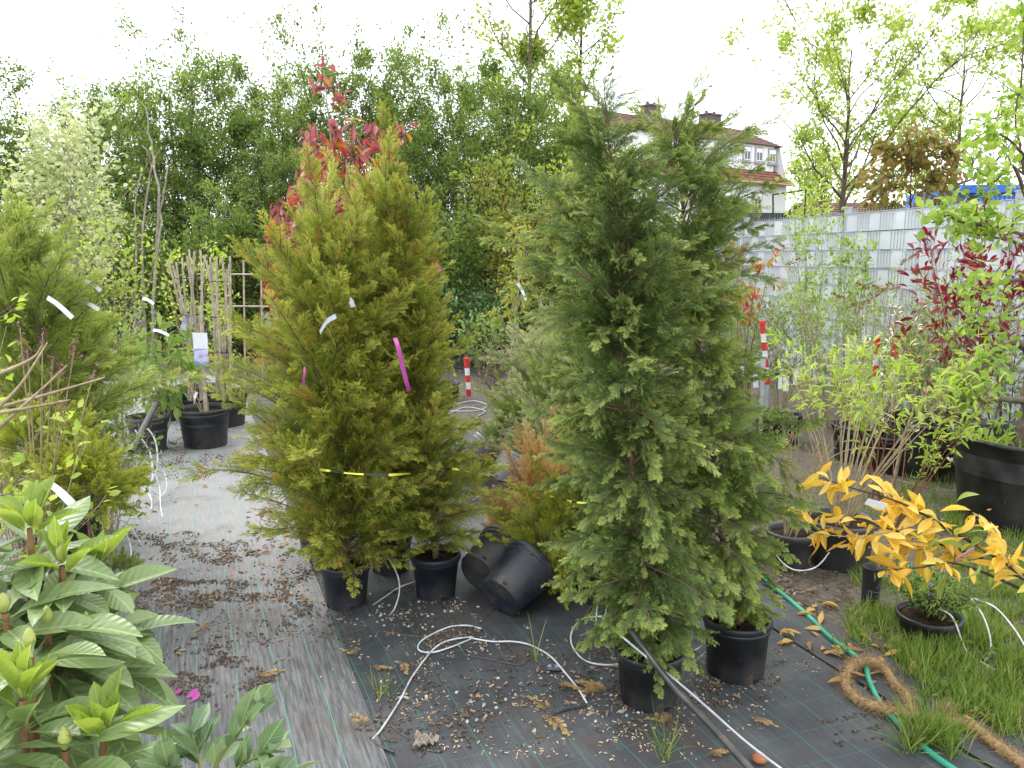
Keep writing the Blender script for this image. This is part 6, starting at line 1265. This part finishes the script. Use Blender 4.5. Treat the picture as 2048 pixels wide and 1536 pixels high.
litter('pebbles', [(1000, 1350, 300, 150, 90), (850, 1230, 120, 40, 90), (750, 1230, 60, 40, 50), (1250, 1400, 120, 60, 40)], .009, chipmat('pale_pebble', [(.25, .24, .22), (.42, .41, .38), (.50, .48, .42)]), OCT*np.array((1, 1, 1.3)), OCTF, 44, .4, .02)
# thin roots and twigs
for i, pts in enumerate([[(930, 1310, .008), (985, 1320, .01), (1040, 1330, .008), (1060, 1315, .01)], [(745, 1260, .01), (800, 1268, .01), (850, 1275, .008)], [(900, 1290, .008), (950, 1250, .03), (985, 1215, .02)], [(780, 1450, .008), (800, 1465, .01), (818, 1478, .008)], [(1000, 1265, .02), (1030, 1310, .01), (1028, 1330, .008)]]):
    p = spline(path3(pts), 6); c = p.mean(0); o = tubecap(MB(), p-c, .0022, 5).build('dry_twig', BARK); o.location = c; tag(o, ['dry twig on the dark fabric below the shiny toppled pot', 'dry twig right of the white tube end near the left pots', 'thin twig leaning by the shiny toppled pot', 'dry twig at the front near the crumpled leaf', 'root hanging from the shiny toppled pot to the fabric'][i], 'twig')
# ------------------------------------------------------------------ grass
GR = leafmat('grass_blade', [(.07, .14, .02), (.13, .22, .04), (.20, .29, .06), (.36, .32, .14)], .5, .45, .3, pos=[0, .35, .75, 1])
CLUMP = .35
ROPE_PX = [(1810, 1390), (1765, 1335), (1705, 1330), (1692, 1375), (1760, 1415), (1850, 1446), (1900, 1455), (1945, 1470), (1985, 1500), (2020, 1525), (2060, 1555)]
def grass(name, spots, seed, h=.075, w=.0032):
    r = np.random.default_rng(seed); X = []
    for cx, cy, rx, ry, n in spots:
        x, y = ell(n, cx, cy, rx, ry, r); X.append(np.stack([x, y], 1))
    X = np.concatenate(X); X = X[X[:, 1] > 700]; rp = spline(ROPE_PX, 6); X = X[(np.min(np.linalg.norm(X[:, None]-rp[None], axis=2), axis=1) > 24+10*r.normal(size=len(X)))]; p = np.array([G(x, y) for x, y in X]); n = len(p); p[:, 2] = .003
    vs = []
    for b in (.15, .4, .8):
        t = np.array((0, .4, .75, 1.0)); x = t*(1-.15*b); zz = -b*t*t*.6; ww = np.array((1, .9, .6, 0))*.5
        V = np.concatenate([np.stack([x, ww, zz], 1), np.stack([x, -ww, zz], 1)]); vs.append(V)
    F = np.array([[0, 1, 5, 4], [1, 2, 6, 5], [2, 3, 7, 6]]); mb = MB(); k = r.integers(0, 3, n)
    d = nrm(rnd(n, .38, r)+np.array((0, 0, 1.0))); L = h*r.uniform(.4, 1.5, n); M = frames(d, rnd(n, 1, r)); M = M*np.stack([L, w*r.uniform(.6, 1.4, n), L], 1)[:, None, :]
    for q in range(3):
        s = k == q; mb.add(*inst(vs[q], F, M[s], p[s]))
    return tag(mb.build(name, GR, None), kind='stuff')
grass('grass', [(1950, 1340, 190, 100, 10000), (1850, 1280, 150, 60, 6500), (1990, 1200, 120, 90, 5250), (1960, 1080, 120, 70, 3250), (1880, 1000, 110, 60, 2250), (2060, 1400, 120, 100, 4500), (1870, 1465, 40, 30, 1125), (1900, 1370, 60, 40, 1375), (1760, 1150, 60, 50, 875), (1830, 930, 120, 40, 1500), (2000, 1450, 80, 40, 625), (1700, 1000, 120, 60, 875), (2150, 1200, 180, 220, 5000), (2200, 950, 250, 120, 3125)], 51)
grass('grass_tufts', [(1850, 1475, 35, 30, 420), (1905, 1500, 30, 30, 260), (1850, 1400, 18, 18, 90), (1560, 1265, 16, 10, 60), (1820, 1500, 20, 16, 120), (760, 1395, 22, 12, 45), (1320, 1405, 18, 8, 40), (1075, 1320, 10, 8, 30), (1330, 1520, 14, 12, 30), (1930, 1040, 40, 25, 260), (1900, 900, 40, 60, 260), (1310, 1390, 20, 8, 20)], 52, .14, .0034)
def weeds():
    r = np.random.default_rng(53)
    for i, (px, py, n, s) in enumerate([(1870, 1275, 26, .10), (1905, 1262, 18, .09), (1765, 1290, 12, .05), (1960, 1420, 40, .03), (1930, 1430, 40, .03), (2000, 1330, 40, .03)]):
        c = G(px, py); root = thing('weed', ['broad leaved weed in front of the geranium pot', 'broad leaved weed right in front of the geranium pot', 'grey green weed rosette near the dry leaves', 'clover patch near the rope end', 'clover patch beside the frayed rope tuft', 'clover patch below the white tube bows'][i], 'weed', (c[0], c[1], 0)); q = rnd(n, .05, r)*np.array((1, 1, 0)); q[:, 2] = r.uniform(.005, .04, n)
        put_leaves(root, q, nrm(rnd(n, .6, r)+np.array((0, 0, .7))), s*r.uniform(.6, 1.2, n), 'lance' if i < 3 else 'round', LM['mid'], 60, 1, r)
weeds()
